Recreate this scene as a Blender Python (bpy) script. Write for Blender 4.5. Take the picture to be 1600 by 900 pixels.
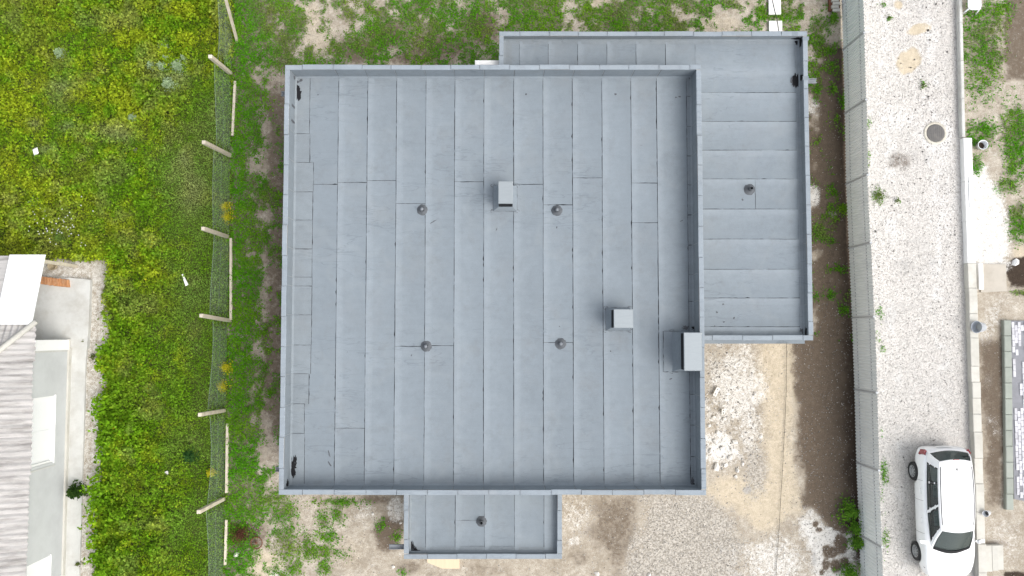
import bpy, bmesh, math, random
import numpy as np
from mathutils import Vector, Matrix
random.seed(7); rng = np.random.default_rng(7)
for o in list(bpy.data.objects): bpy.data.objects.remove(o)
S = bpy.context.scene; COL = S.collection
R = math.radians
# ------------------------------------------------------------------ camera, sky, sun, exposure
FPX, TILT, CAMH = 1300.0, math.atan(70 / 1300.0), 28.0
cd = bpy.data.cameras.new('camera'); cam = bpy.data.objects.new('camera', cd); COL.objects.link(cam)
cd.sensor_width = 36; cd.lens = 36 * FPX / 1600; cd.clip_end = 2000; cd.clip_start = 0.5
cam.location = (0, 0, CAMH); cam.rotation_euler = (TILT, 0, 0)
S.camera = cam
S.cycles.use_denoising = True
SUN_EL, SUN_AZ = 54, -26          # azimuth measured from +X towards +Y
w = bpy.data.worlds.new('World'); S.world = w; w.use_nodes = True
nt = w.node_tree; nt.nodes.clear()
sky = nt.nodes.new('ShaderNodeTexSky'); sky.sky_type = 'NISHITA'; sky.sun_disc = False
sky.sun_elevation = R(SUN_EL); sky.sun_rotation = R(90 - SUN_AZ); sky.dust_density = 4.0; sky.air_density = 1.2; sky.ozone_density = 1.0
hsv = nt.nodes.new('ShaderNodeHueSaturation'); hsv.inputs['Saturation'].default_value = 0.34
bg = nt.nodes.new('ShaderNodeBackground'); bg.inputs[1].default_value = 0.15
wo = nt.nodes.new('ShaderNodeOutputWorld')
nt.links.new(sky.outputs[0], hsv.inputs['Color']); nt.links.new(hsv.outputs[0], bg.inputs[0]); nt.links.new(bg.outputs[0], wo.inputs[0])
sl = bpy.data.lights.new('sun', 'SUN'); sl.energy = 0.95; sl.angle = R(48); sl.color = (1, 0.975, 0.93)
so = bpy.data.objects.new('sun', sl); COL.objects.link(so)
sd = Vector((math.cos(R(SUN_EL)) * math.cos(R(SUN_AZ)), math.cos(R(SUN_EL)) * math.sin(R(SUN_AZ)), math.sin(R(SUN_EL))))
so.rotation_euler = sd.to_track_quat('Z', 'Y').to_euler(); so.location = (0, 0, 40)
vs = S.view_settings; vs.view_transform = 'Standard'; vs.look = 'None'; vs.gamma = 1; vs.exposure = 0.70; vs.use_curve_mapping = False

# ------------------------------------------------------------------ helpers
def at(px, py, z=0.0):
    """ground plan point that stands at height z where the survey picture shows px, py (1600 wide)"""
    u = (px - 800) / FPX; v = (py - 450) / FPX
    r = (u, math.sin(TILT) - v * math.cos(TILT), -math.cos(TILT) - v * math.sin(TILT))
    t = (z - CAMH) / r[2]
    return Vector((r[0] * t, r[1] * t, z))
def to_px(x, y, z=0.0):
    c, s = math.cos(TILT), math.sin(TILT)
    dz = z - CAMH
    d = y * s - dz * c; up = y * c + dz * s
    return 800 + FPX * x / d, 450 - FPX * up / d
_T = {}
def vnoise(x, y, seed=0):
    if seed not in _T: _T[seed] = np.random.default_rng(1000 + seed).random((256, 256))
    t = _T[seed]; xi = np.floor(x).astype(int); yi = np.floor(y).astype(int)
    fx = x - xi; fy = y - yi; fx = fx * fx * (3 - 2 * fx); fy = fy * fy * (3 - 2 * fy)
    a = t[xi & 255, yi & 255]; b = t[(xi + 1) & 255, yi & 255]; c = t[xi & 255, (yi + 1) & 255]; d = t[(xi + 1) & 255, (yi + 1) & 255]
    return (a * (1 - fx) + b * fx) * (1 - fy) + (c * (1 - fx) + d * fx) * fy
def fbm(x, y, sc, seed=0, oct=4):
    s = 0; a = 1; n = 0; f = 1 / sc
    for k in range(oct):
        s = s + a * vnoise(x * f + 17.3 * k, y * f + 9.1 * k, seed + k); n += a; a *= 0.55; f *= 2.03
    return s / n
def sstep(a, b, x):
    t = np.clip((x - a) / (b - a), 0, 1); return t * t * (3 - 2 * t)

def link(o, parent=None):
    COL.objects.link(o)
    if parent is not None:
        o.parent = parent; o.matrix_parent_inverse = Matrix.Translation(-parent.location)
    return o
def tag(o, label=None, cat=None, group=None, kind=None):
    if label: o['label'] = label
    if cat: o['category'] = cat
    if group: o['group'] = group
    if kind: o['kind'] = kind
    return o
def thing(name, loc, label, cat, group=None):
    o = bpy.data.objects.new(name, None); o.location = loc; COL.objects.link(o); o.empty_display_size = 0.2
    return tag(o, label, cat, group)
class B:
    def __init__(s): s.v = []; s.f = []; s.sm = []
    def add(s, vs_, fs, smooth=False):
        n = len(s.v); s.v += [tuple(p) for p in vs_]; s.f += [tuple(i + n for i in q) for q in fs]; s.sm += [smooth] * len(fs); return s
    def box(s, x0, x1, y0, y1, z0, z1):
        v = [(x, y, z) for z in (z0, z1) for y in (y0, y1) for x in (x0, x1)]
        return s.add(v, [(0, 2, 3, 1), (4, 5, 7, 6), (0, 1, 5, 4), (2, 6, 7, 3), (0, 4, 6, 2), (1, 3, 7, 5)])
    def obox(s, c, ax, ay, az, bev=0.0):
        """oriented box: centre, half axes; optional chamfer on the top edges"""
        c, ax, ay, az = Vector(c), Vector(ax), Vector(ay), Vector(az)
        if bev <= 0:
            v = [c + ax * i + ay * j + az * k for k in (-1, 1) for j in (-1, 1) for i in (-1, 1)]
            return s.add(v, [(0, 2, 3, 1), (4, 5, 7, 6), (0, 1, 5, 4), (2, 6, 7, 3), (0, 4, 6, 2), (1, 3, 7, 5)])
        bx, by, bz = bev / ax.length, bev / ay.length, bev / az.length
        rings = [(1, 1, -1), (1, 1, 1 - bz), (1 - bx, 1 - by, 1)]
        v = []
        for rx, ry, rz in rings:
            v += [c + ax * (i * rx) + ay * (j * ry) + az * rz for i, j in ((-1, -1), (1, -1), (1, 1), (-1, 1))]
        f = [(3, 2, 1, 0), (8, 9, 10, 11)]
        for r in (0, 4):
            for k in range(4): f.append((r + k, r + (k + 1) % 4, r + 4 + (k + 1) % 4, r + 4 + k))
        return s.add(v, f)
    def prism(s, poly, z0, z1):
        n = len(poly); a = sum(poly[i][0] * poly[(i + 1) % n][1] - poly[(i + 1) % n][0] * poly[i][1] for i in range(n))
        if a < 0: poly = poly[::-1]
        v = [(p[0], p[1], z0) for p in poly] + [(p[0], p[1], z1) for p in poly]
        f = [tuple(range(n - 1, -1, -1)), tuple(range(n, 2 * n))] + [(i, (i + 1) % n, n + (i + 1) % n, n + i) for i in range(n)]
        return s.add(v, f)
    def lathe(s, c, prof, n=20, M=None, smooth=True):
        """prof: list of (r, z)"""
        v = []; f = []
        for r, z in prof:
            for k in range(n):
                p = Vector((r * math.cos(2 * math.pi * k / n), r * math.sin(2 * math.pi * k / n), z))
                if M is not None: p = M @ p
                v.append(Vector(c) + p)
        for i in range(len(prof) - 1):
            for k in range(n): f.append((i * n + k, i * n + (k + 1) % n, (i + 1) * n + (k + 1) % n, (i + 1) * n + k))
        return s.add(v, f, smooth)
    def disc(s, c, r, n=20, M=None):
        v = [Vector((r * math.cos(2 * math.pi * k / n), r * math.sin(2 * math.pi * k / n), 0)) for k in range(n)]
        if M is not None: v = [M @ p for p in v]
        return s.add([Vector(c) + p for p in v], [tuple(range(n))])
    def tube(s, pts, r, n=6, cap=True):
        pts = [Vector(p) for p in pts]; rr = r if isinstance(r, (list, tuple)) else [r] * len(pts)
        v = []; f = []
        for i, p in enumerate(pts):
            d = (pts[min(i + 1, len(pts) - 1)] - pts[max(i - 1, 0)]).normalized()
            a = d.orthogonal().normalized() if abs(d.z) > 0.9 else d.cross(Vector((0, 0, 1))).normalized()
            b = d.cross(a)
            for k in range(n):
                t = 2 * math.pi * k / n
                v.append(p + a * (rr[i] * math.cos(t)) + b * (rr[i] * math.sin(t)))
        for i in range(len(pts) - 1):
            for k in range(n): f.append((i * n + k, i * n + (k + 1) % n, (i + 1) * n + (k + 1) % n, (i + 1) * n + k))
        if cap:
            f.append(tuple(range(n - 1, -1, -1))); f.append(tuple(range((len(pts) - 1) * n, len(pts) * n)))
        return s.add(v, f, n > 5)
    def mesh(s, name):
        m = bpy.data.meshes.new(name); m.from_pydata(s.v, [], s.f)
        if any(s.sm): m.polygons.foreach_set('use_smooth', s.sm)
        m.update(); return m
    def build(s, name, mat, parent=None, **kw):
        if parent is None:
            a = np.array(s.v); c = ((a[:, 0].min() + a[:, 0].max()) / 2, (a[:, 1].min() + a[:, 1].max()) / 2, a[:, 2].min())
            s.v = [tuple(p) for p in (a - np.array(c))]
        m = s.mesh(name); m.materials.append(mat)
        o = bpy.data.objects.new(name, m)
        if parent is None: o.location = c
        link(o, parent); tag(o, **kw); return o
def np_mesh(name, V, Fq, mat, color=None, attrs=None, smooth=False):
    """fast mesh: V (n,3), Fq (m,k) with constant k"""
    m = bpy.data.meshes.new(name); k = Fq.shape[1]
    m.vertices.add(len(V)); m.vertices.foreach_set('co', np.ascontiguousarray(V, dtype=np.float32).ravel())
    m.loops.add(Fq.size); m.loops.foreach_set('vertex_index', np.ascontiguousarray(Fq, dtype=np.int32).ravel())
    m.polygons.add(len(Fq)); m.polygons.foreach_set('loop_start', np.arange(0, Fq.size, k, dtype=np.int32))
    try: m.polygons.foreach_set('loop_total', np.full(len(Fq), k, dtype=np.int32))
    except Exception: pass
    m.update(calc_edges=True)
    if smooth: m.polygons.foreach_set('use_smooth', np.ones(len(Fq), dtype=bool))
    if color is not None:
        a = m.color_attributes.new('tint', 'FLOAT_COLOR', 'POINT')
        c = np.ones((len(V), 4), dtype=np.float32); c[:, :3] = color; a.data.foreach_set('color', c.ravel())
    for n_, arr in (attrs or {}).items():
        a = m.attributes.new(n_, 'FLOAT', 'POINT'); a.data.foreach_set('value', np.ascontiguousarray(arr, dtype=np.float32).ravel())
    m.materials.append(mat)
    o = bpy.data.objects.new(name, m); COL.objects.link(o); return o

# ------------------------------------------------------------------ materials
def newmat(name):
    m = bpy.data.materials.new(name); m.use_nodes = True; t = m.node_tree; t.nodes.clear()
    out = t.nodes.new('ShaderNodeOutputMaterial'); b = t.nodes.new('ShaderNodeBsdfPrincipled'); t.links.new(b.outputs[0], out.inputs[0])
    return m, t, b
def N(t, ty, **kw):
    n = t.nodes.new(ty)
    for k, v in kw.items():
        if k in n.inputs.keys(): n.inputs[k].default_value = v
        else: setattr(n, k, v)
    return n
def noise(t, scale, detail=4, rough=0.6, co=None):
    n = N(t, 'ShaderNodeTexNoise', Scale=scale, Detail=detail, Roughness=rough)
    if co is not None: t.links.new(co, n.inputs['Vector'])
    return n.outputs['Fac']
def mth(t, op, a, b=None, c=None, clamp=False):
    n = t.nodes.new('ShaderNodeMath'); n.operation = op; n.use_clamp = clamp
    for i, v in enumerate((a, b, c)):
        if v is None: continue
        if isinstance(v, (int, float)): n.inputs[i].default_value = v
        else: t.links.new(v, n.inputs[i])
    return n.outputs[0]
def mixc(t, fac, a, b, mode='MIX'):
    n = t.nodes.new('ShaderNodeMix'); n.data_type = 'RGBA'; n.blend_type = mode; n.clamp_factor = True
    for i, v in ((0, fac), (6, a), (7, b)):
        if isinstance(v, (int, float)): n.inputs[i].default_value = v
        elif isinstance(v, tuple): n.inputs[i].default_value = (*v, 1)
        else: t.links.new(v, n.inputs[i])
    return n.outputs[2]
def ramp(t, fac, stops):
    n = t.nodes.new('ShaderNodeValToRGB'); e = n.color_ramp.elements
    while len(e) < len(stops): e.new(0.5)
    for i, (p, c) in enumerate(stops): e[i].position = p; e[i].color = (*c, 1) if isinstance(c, tuple) else (c, c, c, 1)
    t.links.new(fac, n.inputs[0]); return n.outputs[0]
def objco(t): return t.nodes.new('ShaderNodeNewGeometry').outputs['Position']
def bump(t, b, h, strength, dist=0.01):
    n = N(t, 'ShaderNodeBump', Strength=strength, Distance=dist); t.links.new(h, n.inputs['Height']); t.links.new(n.outputs[0], b.inputs['Normal'])
def surf(name, col, var=0.25, sc=3.0, fine=60.0, rough=0.8, dirt=None, dirt_amt=0.5, metal=0.0, bmp=0.2, rnd=0.0, stretch=None, spec=0.3):
    """weathered surface: base colour with blotches, fine grain and optional dirt"""
    m, t, b = newmat(name); P = objco(t)
    if stretch:
        mp = N(t, 'ShaderNodeMapping'); mp.inputs['Scale'].default_value = stretch; t.links.new(P, mp.inputs['Vector']); P2 = mp.outputs[0]
    else: P2 = P
    n1 = noise(t, sc, 5, 0.65, P2); n2 = noise(t, fine, 3, 0.7, P)
    k = mth(t, 'ADD', mth(t, 'MULTIPLY', mth(t, 'SUBTRACT', n1, 0.5), var * 2), mth(t, 'MULTIPLY', mth(t, 'SUBTRACT', n2, 0.5), var))
    k = mth(t, 'ADD', k, 1.0)
    if rnd:
        oi = t.nodes.new('ShaderNodeObjectInfo')
        k = mth(t, 'ADD', k, mth(t, 'MULTIPLY', mth(t, 'SUBTRACT', oi.outputs['Random'], 0.5), rnd * 2))
    cc = t.nodes.new('ShaderNodeCombineColor')
    for i in range(3): t.links.new(k, cc.inputs[i])
    c = mixc(t, 1.0, col, cc.outputs[0], 'MULTIPLY')
    if dirt:
        d = ramp(t, noise(t, sc * 0.8, 6, 0.7, P2), [(0.46, 0.0), (0.68, 1.0)])
        c = mixc(t, mth(t, 'MULTIPLY', d, dirt_amt), c, dirt)
    t.links.new(c, b.inputs['Base Color']); b.inputs['Roughness'].default_value = rough; b.inputs['Metallic'].default_value = metal
    b.inputs['Specular IOR Level'].default_value = spec
    if bmp: bump(t, b, n2, bmp, 0.006)
    return m
M = {}
def membrane(name, col, rnd):
    m, t, b = newmat(name); P = objco(t)
    g = noise(t, 260, 2, 0.8, P); g2 = noise(t, 55, 3, 0.7, P); l = noise(t, 0.55, 5, 0.6, P); mid = noise(t, 4.5, 5, 0.7, P)
    mp = N(t, 'ShaderNodeMapping'); mp.inputs['Scale'].default_value = (0.9, 8.5, 1); t.links.new(P, mp.inputs['Vector'])
    wr = noise(t, 1.0, 4, 0.6, mp.outputs[0])
    k = mth(t, 'ADD', 0.08, mth(t, 'MULTIPLY', g, 0.60)); k = mth(t, 'ADD', k, mth(t, 'MULTIPLY', g2, 0.40))
    k = mth(t, 'ADD', k, mth(t, 'MULTIPLY', l, 0.32)); k = mth(t, 'ADD', k, mth(t, 'MULTIPLY', mid, 0.30)); k = mth(t, 'ADD', k, mth(t, 'MULTIPLY', wr, 0.12))
    oi = t.nodes.new('ShaderNodeObjectInfo'); k = mth(t, 'ADD', k, mth(t, 'MULTIPLY', mth(t, 'SUBTRACT', oi.outputs['Random'], 0.5), rnd * 2))
    cc = t.nodes.new('ShaderNodeCombineColor')
    for i in range(3): t.links.new(k, cc.inputs[i])
    c = mixc(t, 1.0, col, cc.outputs[0], 'MULTIPLY')
    c = mixc(t, mth(t, 'MULTIPLY', ramp(t, noise(t, 0.9, 6, 0.72, P), [(0.5, 0.0), (0.72, 1.0)]), 0.45), c, (col[0] * 1.02, col[1] * 0.95, col[2] * 0.9))
    lap = N(t, 'ShaderNodeAttribute', attribute_name='lap').outputs['Fac']        # paler selvedge along the lapped edge
    c = mixc(t, mth(t, 'MULTIPLY', lap, mth(t, 'ADD', 0.15, mth(t, 'MULTIPLY', mid, 0.9))), c, (col[0] * 1.22, col[1] * 1.20, col[2] * 1.19))
    far = N(t, 'ShaderNodeAttribute', attribute_name='far_edge').outputs['Fac']  # strip gets darker towards the side away from its lap
    c = mixc(t, mth(t, 'MULTIPLY', far, mth(t, 'ADD', 0.1, mth(t, 'MULTIPLY', l, 0.9))), c, (col[0] * .86, col[1] * .87, col[2] * .88))
    m3 = N(t, 'ShaderNodeMapping'); m3.inputs['Scale'].default_value = (0.55, 3.1, 1); t.links.new(P, m3.inputs['Vector'])
    wl = mth(t, 'ABSOLUTE', mth(t, 'SUBTRACT', noise(t, 1.0, 3, 0.55, m3.outputs[0]), 0.5)); wl = ramp(t, wl, [(0.0, 1.0), (0.016, 0.0)])
    wl = mth(t, 'MULTIPLY', wl, ramp(t, noise(t, 0.35, 2, 0.5, P), [(0.45, 0.0), (0.62, 1.0)])); c = mixc(t, mth(t, 'MULTIPLY', wl, 0.5), c, (col[0] * .6, col[1] * .62, col[2] * .65))
    pd = mth(t, 'ABSOLUTE', mth(t, 'SUBTRACT', noise(t, 0.42, 3, 0.5, P), 0.56)); pd = ramp(t, pd, [(0.0, 1.0), (0.035, 0.0)]); c = mixc(t, mth(t, 'MULTIPLY', pd, 0.16), c, (col[0] * 1.25, col[1] * 1.2, col[2] * 1.12))
    st = ramp(t, noise(t, 5.0, 6, 0.75, P), [(0.68, 0.0), (0.76, 1.0)])          # scuffs and bitumen smudges
    c = mixc(t, mth(t, 'MULTIPLY', st, 0.45), c, (0.085, 0.09, 0.098))
    dt = ramp(t, noise(t, 1.7, 7, 0.78, P), [(0.53, 0.0), (0.68, 1.0)]); c = mixc(t, mth(t, 'MULTIPLY', dt, 0.30), c, (0.155, 0.165, 0.172))
    ch = ramp(t, noise(t, 9.0, 4, 0.7, P), [(0.735, 0.0), (0.77, 1.0)])           # pale scuffs
    c = mixc(t, mth(t, 'MULTIPLY', ch, 0.5), c, (0.5, 0.52, 0.53))
    t.links.new(c, b.inputs['Base Color']); b.inputs['Roughness'].default_value = 0.82; b.inputs['Specular IOR Level'].default_value = 0.25
    hh = mth(t, 'ADD', mth(t, 'MULTIPLY', g, 0.2), mth(t, 'MULTIPLY', wr, 0.9)); bump(t, b, hh, 0.35, 0.012)
    return m
M['membrane'] = membrane('bitumen_membrane', (0.216, 0.250, 0.278), 0.024)
M['flash'] = membrane('flashing_membrane', (0.222, 0.253, 0.277), 0.04)
M['cap'] = membrane('cap_membrane', (0.272, 0.310, 0.345), 0.02)
M['bitumen'] = surf('black_bitumen', (0.014, 0.014, 0.016), 0.5, 20, 90, 0.8, spec=0.15)
M['smudge'] = surf('thin_bitumen_smear', (0.085, 0.09, 0.10), 0.5, 20, 120, 0.6)
M['deck'] = surf('roof_underlay', (0.05, 0.052, 0.055), 0.3, 8, 60, 0.8)
M['plaster'] = surf('grey_plaster', (0.46, 0.44, 0.40), 0.12, 1.5, 50, 0.9, (0.3, 0.28, 0.25), 0.3)
M['lid'] = surf('chimney_lid_metal', (0.285, 0.315, 0.333), 0.10, 3, 40, 0.55, (0.30, 0.33, 0.35), 0.45, 0.25, 0.1, stretch=(1.5, 7, 1))
M['void'] = surf('shade_black', (0.012, 0.013, 0.015), 0.2, 5, 30, 0.95, bmp=0)  # near-black colour standing in for the shade inside openings
M['pipe'] = surf('grey_pipe', (0.20, 0.215, 0.235), 0.2, 6, 60, 0.5)
M['rubber'] = surf('vent_collar', (0.10, 0.108, 0.118), 0.4, 12, 90, 0.75)
M['conc'] = surf('weathered_concrete', (0.54, 0.54, 0.515), 0.18, 1.6, 60, 0.9, (0.38, 0.36, 0.32), 0.65)
M['concw'] = surf('pale_concrete', (0.54, 0.525, 0.475), 0.15, 2.0, 50, 0.9, (0.38, 0.355, 0.30), 0.5, rnd=0.05)
M['concm'] = surf('sandy_mortar', (0.56, 0.53, 0.46), 0.25, 7, 60, 0.95, (0.40, 0.36, 0.29), 0.6)
M['concg'] = surf('wall_render', (0.53, 0.545, 0.54), 0.12, 1.2, 40, 0.9, (0.43, 0.44, 0.44), 0.5)
M['white'] = surf('white_paint', (0.82, 0.82, 0.81), 0.05, 2, 40, 0.6, (0.68, 0.67, 0.64), 0.3)
M['sheet'] = surf('white_sheet_metal', (0.84, 0.85, 0.85), 0.03, 1, 30, 0.4)
M['foam'] = surf('white_foam_board', (0.84, 0.83, 0.80), 0.05, 3, 60, 0.7, (0.66, 0.63, 0.56), 0.35)
M['asb'] = surf('asbestos_cement', (0.43, 0.415, 0.40), 0.36, 2.0, 45, 0.92, (0.15, 0.138, 0.125), 0.65, rnd=0.09, stretch=(0.5, 4, 1))
M['fence'] = surf('galvanised_sheet', (0.82, 0.87, 0.88), 0.06, 1.2, 30, 0.5, (0.62, 0.66, 0.67), 0.28, 0.0, 0.05, rnd=0.05, stretch=(1, 2.5, 1))
M['rail'] = surf('galvanised_rail', (0.72, 0.75, 0.77), 0.1, 4, 40, 0.45, metal=0.0, bmp=0)
M['dsteel'] = surf('dull_steel', (0.20, 0.215, 0.23), 0.2, 4, 40, 0.55, metal=0.3)
M['gsteel'] = surf('grey_steel', (0.42, 0.44, 0.46), 0.15, 4, 40, 0.55, metal=0.1)
M['wood'] = surf('weathered_timber', (0.60, 0.54, 0.43), 0.22, 5, 70, 0.85, (0.35, 0.29, 0.21), 0.5, rnd=0.08)
M['net'] = surf('wire_netting', (0.24, 0.30, 0.25), 0.1, 4, 30, 0.6, bmp=0, spec=.1)
M['brick'] = surf('orange_brick', (0.50, 0.24, 0.11), 0.2, 8, 60, 0.85, (0.62, 0.45, 0.30), 0.4, rnd=0.15)
M['paver'] = surf('lilac_grey_paver', (0.58, 0.575, 0.60), 0.15, 6, 60, 0.85, (0.36, 0.35, 0.37), 0.5, rnd=0.14)
M['psand'] = surf('paver_bedding', (0.24, 0.242, 0.26), 0.25, 5, 90, 0.95)
M['kerbg'] = surf('greenish_kerb', (0.30, 0.325, 0.285), 0.18, 3, 60, 0.9, (0.36, 0.36, 0.33), 0.4, rnd=0.06)
M['iron'] = surf('cast_iron', (0.13, 0.125, 0.12), 0.3, 8, 60, 0.7, (0.24, 0.22, 0.2), 0.4)
M['rust'] = surf('rusty_iron', (0.14, 0.055, 0.03), 0.5, 12, 60, 0.85, (0.3, 0.2, 0.14), 0.4)
M['cable'] = surf('black_cable', (0.03, 0.035, 0.03), 0.1, 4, 30, 0.5, bmp=0)
M['plastic'] = surf('white_plastic', (0.80, 0.82, 0.84), 0.04, 4, 30, 0.35, bmp=0)
M['bucket'] = surf('grey_bucket', (0.50, 0.53, 0.57), 0.15, 8, 40, 0.4, (0.6, 0.6, 0.58), 0.3, bmp=0)
M['stonew'] = surf('white_stone', (0.68, 0.66, 0.62), 0.2, 6, 60, 0.9, (0.5, 0.46, 0.38), 0.4, rnd=0.1)
M['blackp'] = surf('black_plastic', (0.018, 0.018, 0.02), 0.1, 4, 30, 0.4, bmp=0)
M['tyre'] = surf('tyre_rubber', (0.025, 0.025, 0.026), 0.2, 10, 60, 0.75, (0.09, 0.085, 0.08), 0.4)
M['alloy'] = surf('wheel_alloy', (0.42, 0.43, 0.44), 0.1, 6, 30, 0.4, metal=0.5, bmp=0)
M['seat'] = surf('teal_seat_cloth', (0.14, 0.24, 0.24), 0.2, 10, 60, 0.9)
M['cabin'] = surf('dark_cabin', (0.02, 0.02, 0.022), 0.2, 6, 30, 0.9, bmp=0)
M['mud'] = surf('turned_soil', (0.05, 0.035, 0.026), 0.5, 9, 60, 0.95)
def simple(name, col, rough=0.3, metal=0.0, coat=0.0, spec=0.5):
    m, t, b = newmat(name); b.inputs['Base Color'].default_value = (*col, 1); b.inputs['Roughness'].default_value = rough
    b.inputs['Metallic'].default_value = metal; b.inputs['Coat Weight'].default_value = coat; b.inputs['Specular IOR Level'].default_value = spec
    return m
def carpaint():
    m, t, b = newmat('white_car_paint'); n = noise(t, 3, 5, 0.6, objco(t))
    t.links.new(ramp(t, n, [(0.3, (0.74, 0.75, 0.755)), (0.7, (0.82, 0.825, 0.83))]), b.inputs['Base Color'])
    b.inputs['Roughness'].default_value = 0.32; b.inputs['Coat Weight'].default_value = 0.6; b.inputs['Coat Roughness'].default_value = 0.06
    return m
M['paint'] = carpaint()
M['red'] = simple('tail_lamp_red', (0.20, 0.018, 0.025), 0.2, coat=0.6)
M['chrome'] = simple('lamp_glass', (0.6, 0.62, 0.64), 0.15, 0.6)
def glassmat(name, tint, body):
    m = bpy.data.materials.new(name); m.use_nodes = True; t = m.node_tree; t.nodes.clear()
    out = t.nodes.new('ShaderNodeOutputMaterial'); tr = N(t, 'ShaderNodeBsdfTransparent'); tr.inputs[0].default_value = (*tint, 1)
    gl = N(t, 'ShaderNodeBsdfGlossy', Roughness=0.04); fr = N(t, 'ShaderNodeFresnel', IOR=1.5); mx = t.nodes.new('ShaderNodeMixShader')
    df = N(t, 'ShaderNodeBsdfDiffuse'); df.inputs[0].default_value = (*body, 1); m2 = t.nodes.new('ShaderNodeMixShader'); m2.inputs[0].default_value = 0.22
    t.links.new(tr.outputs[0], m2.inputs[1]); t.links.new(df.outputs[0], m2.inputs[2])
    t.links.new(fr.outputs[0], mx.inputs[0]); t.links.new(m2.outputs[0], mx.inputs[1]); t.links.new(gl.outputs[0], mx.inputs[2]); t.links.new(mx.outputs[0], out.inputs[0])
    return m
M['glass'] = glassmat('car_glass', (0.45, 0.52, 0.5), (0.10, 0.12, 0.12))
M['wglass'] = glassmat('windscreen_glass', (0.50, 0.60, 0.57), (0.26, 0.32, 0.30))
M['hglass'] = surf('white_backed_pane', (.80, .81, .81), .04, 1.5, 20, .3, bmp=0)
def leafmat(name, trans=0.3):
    m = bpy.data.materials.new(name); m.use_nodes = True; t = m.node_tree; t.nodes.clear()
    out = t.nodes.new('ShaderNodeOutputMaterial'); a = N(t, 'ShaderNodeAttribute', attribute_name='tint')
    d = t.nodes.new('ShaderNodeBsdfDiffuse'); tl = t.nodes.new('ShaderNodeBsdfTranslucent'); mx = t.nodes.new('ShaderNodeMixShader'); mx.inputs[0].default_value = trans
    n = noise(t, 90, 2, 0.6, objco(t)); c = mixc(t, 1.0, a.outputs['Color'], ramp(t, n, [(0.3, 0.8), (0.7, 1.15)]), 'MULTIPLY')
    for s in (d, tl): t.links.new(c, s.inputs['Color'])
    t.links.new(d.outputs[0], mx.inputs[1]); t.links.new(tl.outputs[0], mx.inputs[2]); t.links.new(mx.outputs[0], out.inputs[0])
    return m
M['leaf'] = leafmat('leaf_blades')
def rockmat():
    m, t, b = newmat('loose_stone'); a = N(t, 'ShaderNodeAttribute', attribute_name='tint'); n = noise(t, 70, 3, 0.7, objco(t))
    t.links.new(mixc(t, 1.0, a.outputs['Color'], ramp(t, n, [(0.3, 0.75), (0.7, 1.1)]), 'MULTIPLY'), b.inputs['Base Color']); b.inputs['Roughness'].default_value = 0.9
    b.inputs['Specular IOR Level'].default_value = 0.2
    return m
M['rock'] = rockmat()

# ------------------------------------------------------------------ ground cover masks (in survey picture units)
FIELD_CUT = [(x_ + (7 if 100 < x_ and y_ > 440 else 0), y_ - (0 if y_ > 440 else 0)) for x_, y_ in [(-900, 398), (80, 405), (170, 407), (170, 436), (156, 455), (162, 500), (165, 528), (152, 560), (160, 600), (150, 650), (156, 700), (154, 730), (148, 775), (143, 820), (147, 860), (142, 900), (138, 1500), (-900, 1500)]]
def polysd(px, py, poly):
    d = np.full(np.shape(px), 1e9); inside = np.zeros(np.shape(px), bool); n = len(poly)
    for i in range(n):
        ax, ay = poly[i]; bx, by = poly[(i + 1) % n]; ex, ey = bx - ax, by - ay
        t = np.clip(((px - ax) * ex + (py - ay) * ey) / (ex * ex + ey * ey), 0, 1)
        d = np.minimum(d, np.hypot(px - ax - t * ex, py - ay - t * ey))
        if by != ay:
            c = ((ay > py) != (by > py)) & (px < (bx - ax) * (py - ay) / (by - ay) + ax); inside ^= c
    return np.where(inside, -d, d)
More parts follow.
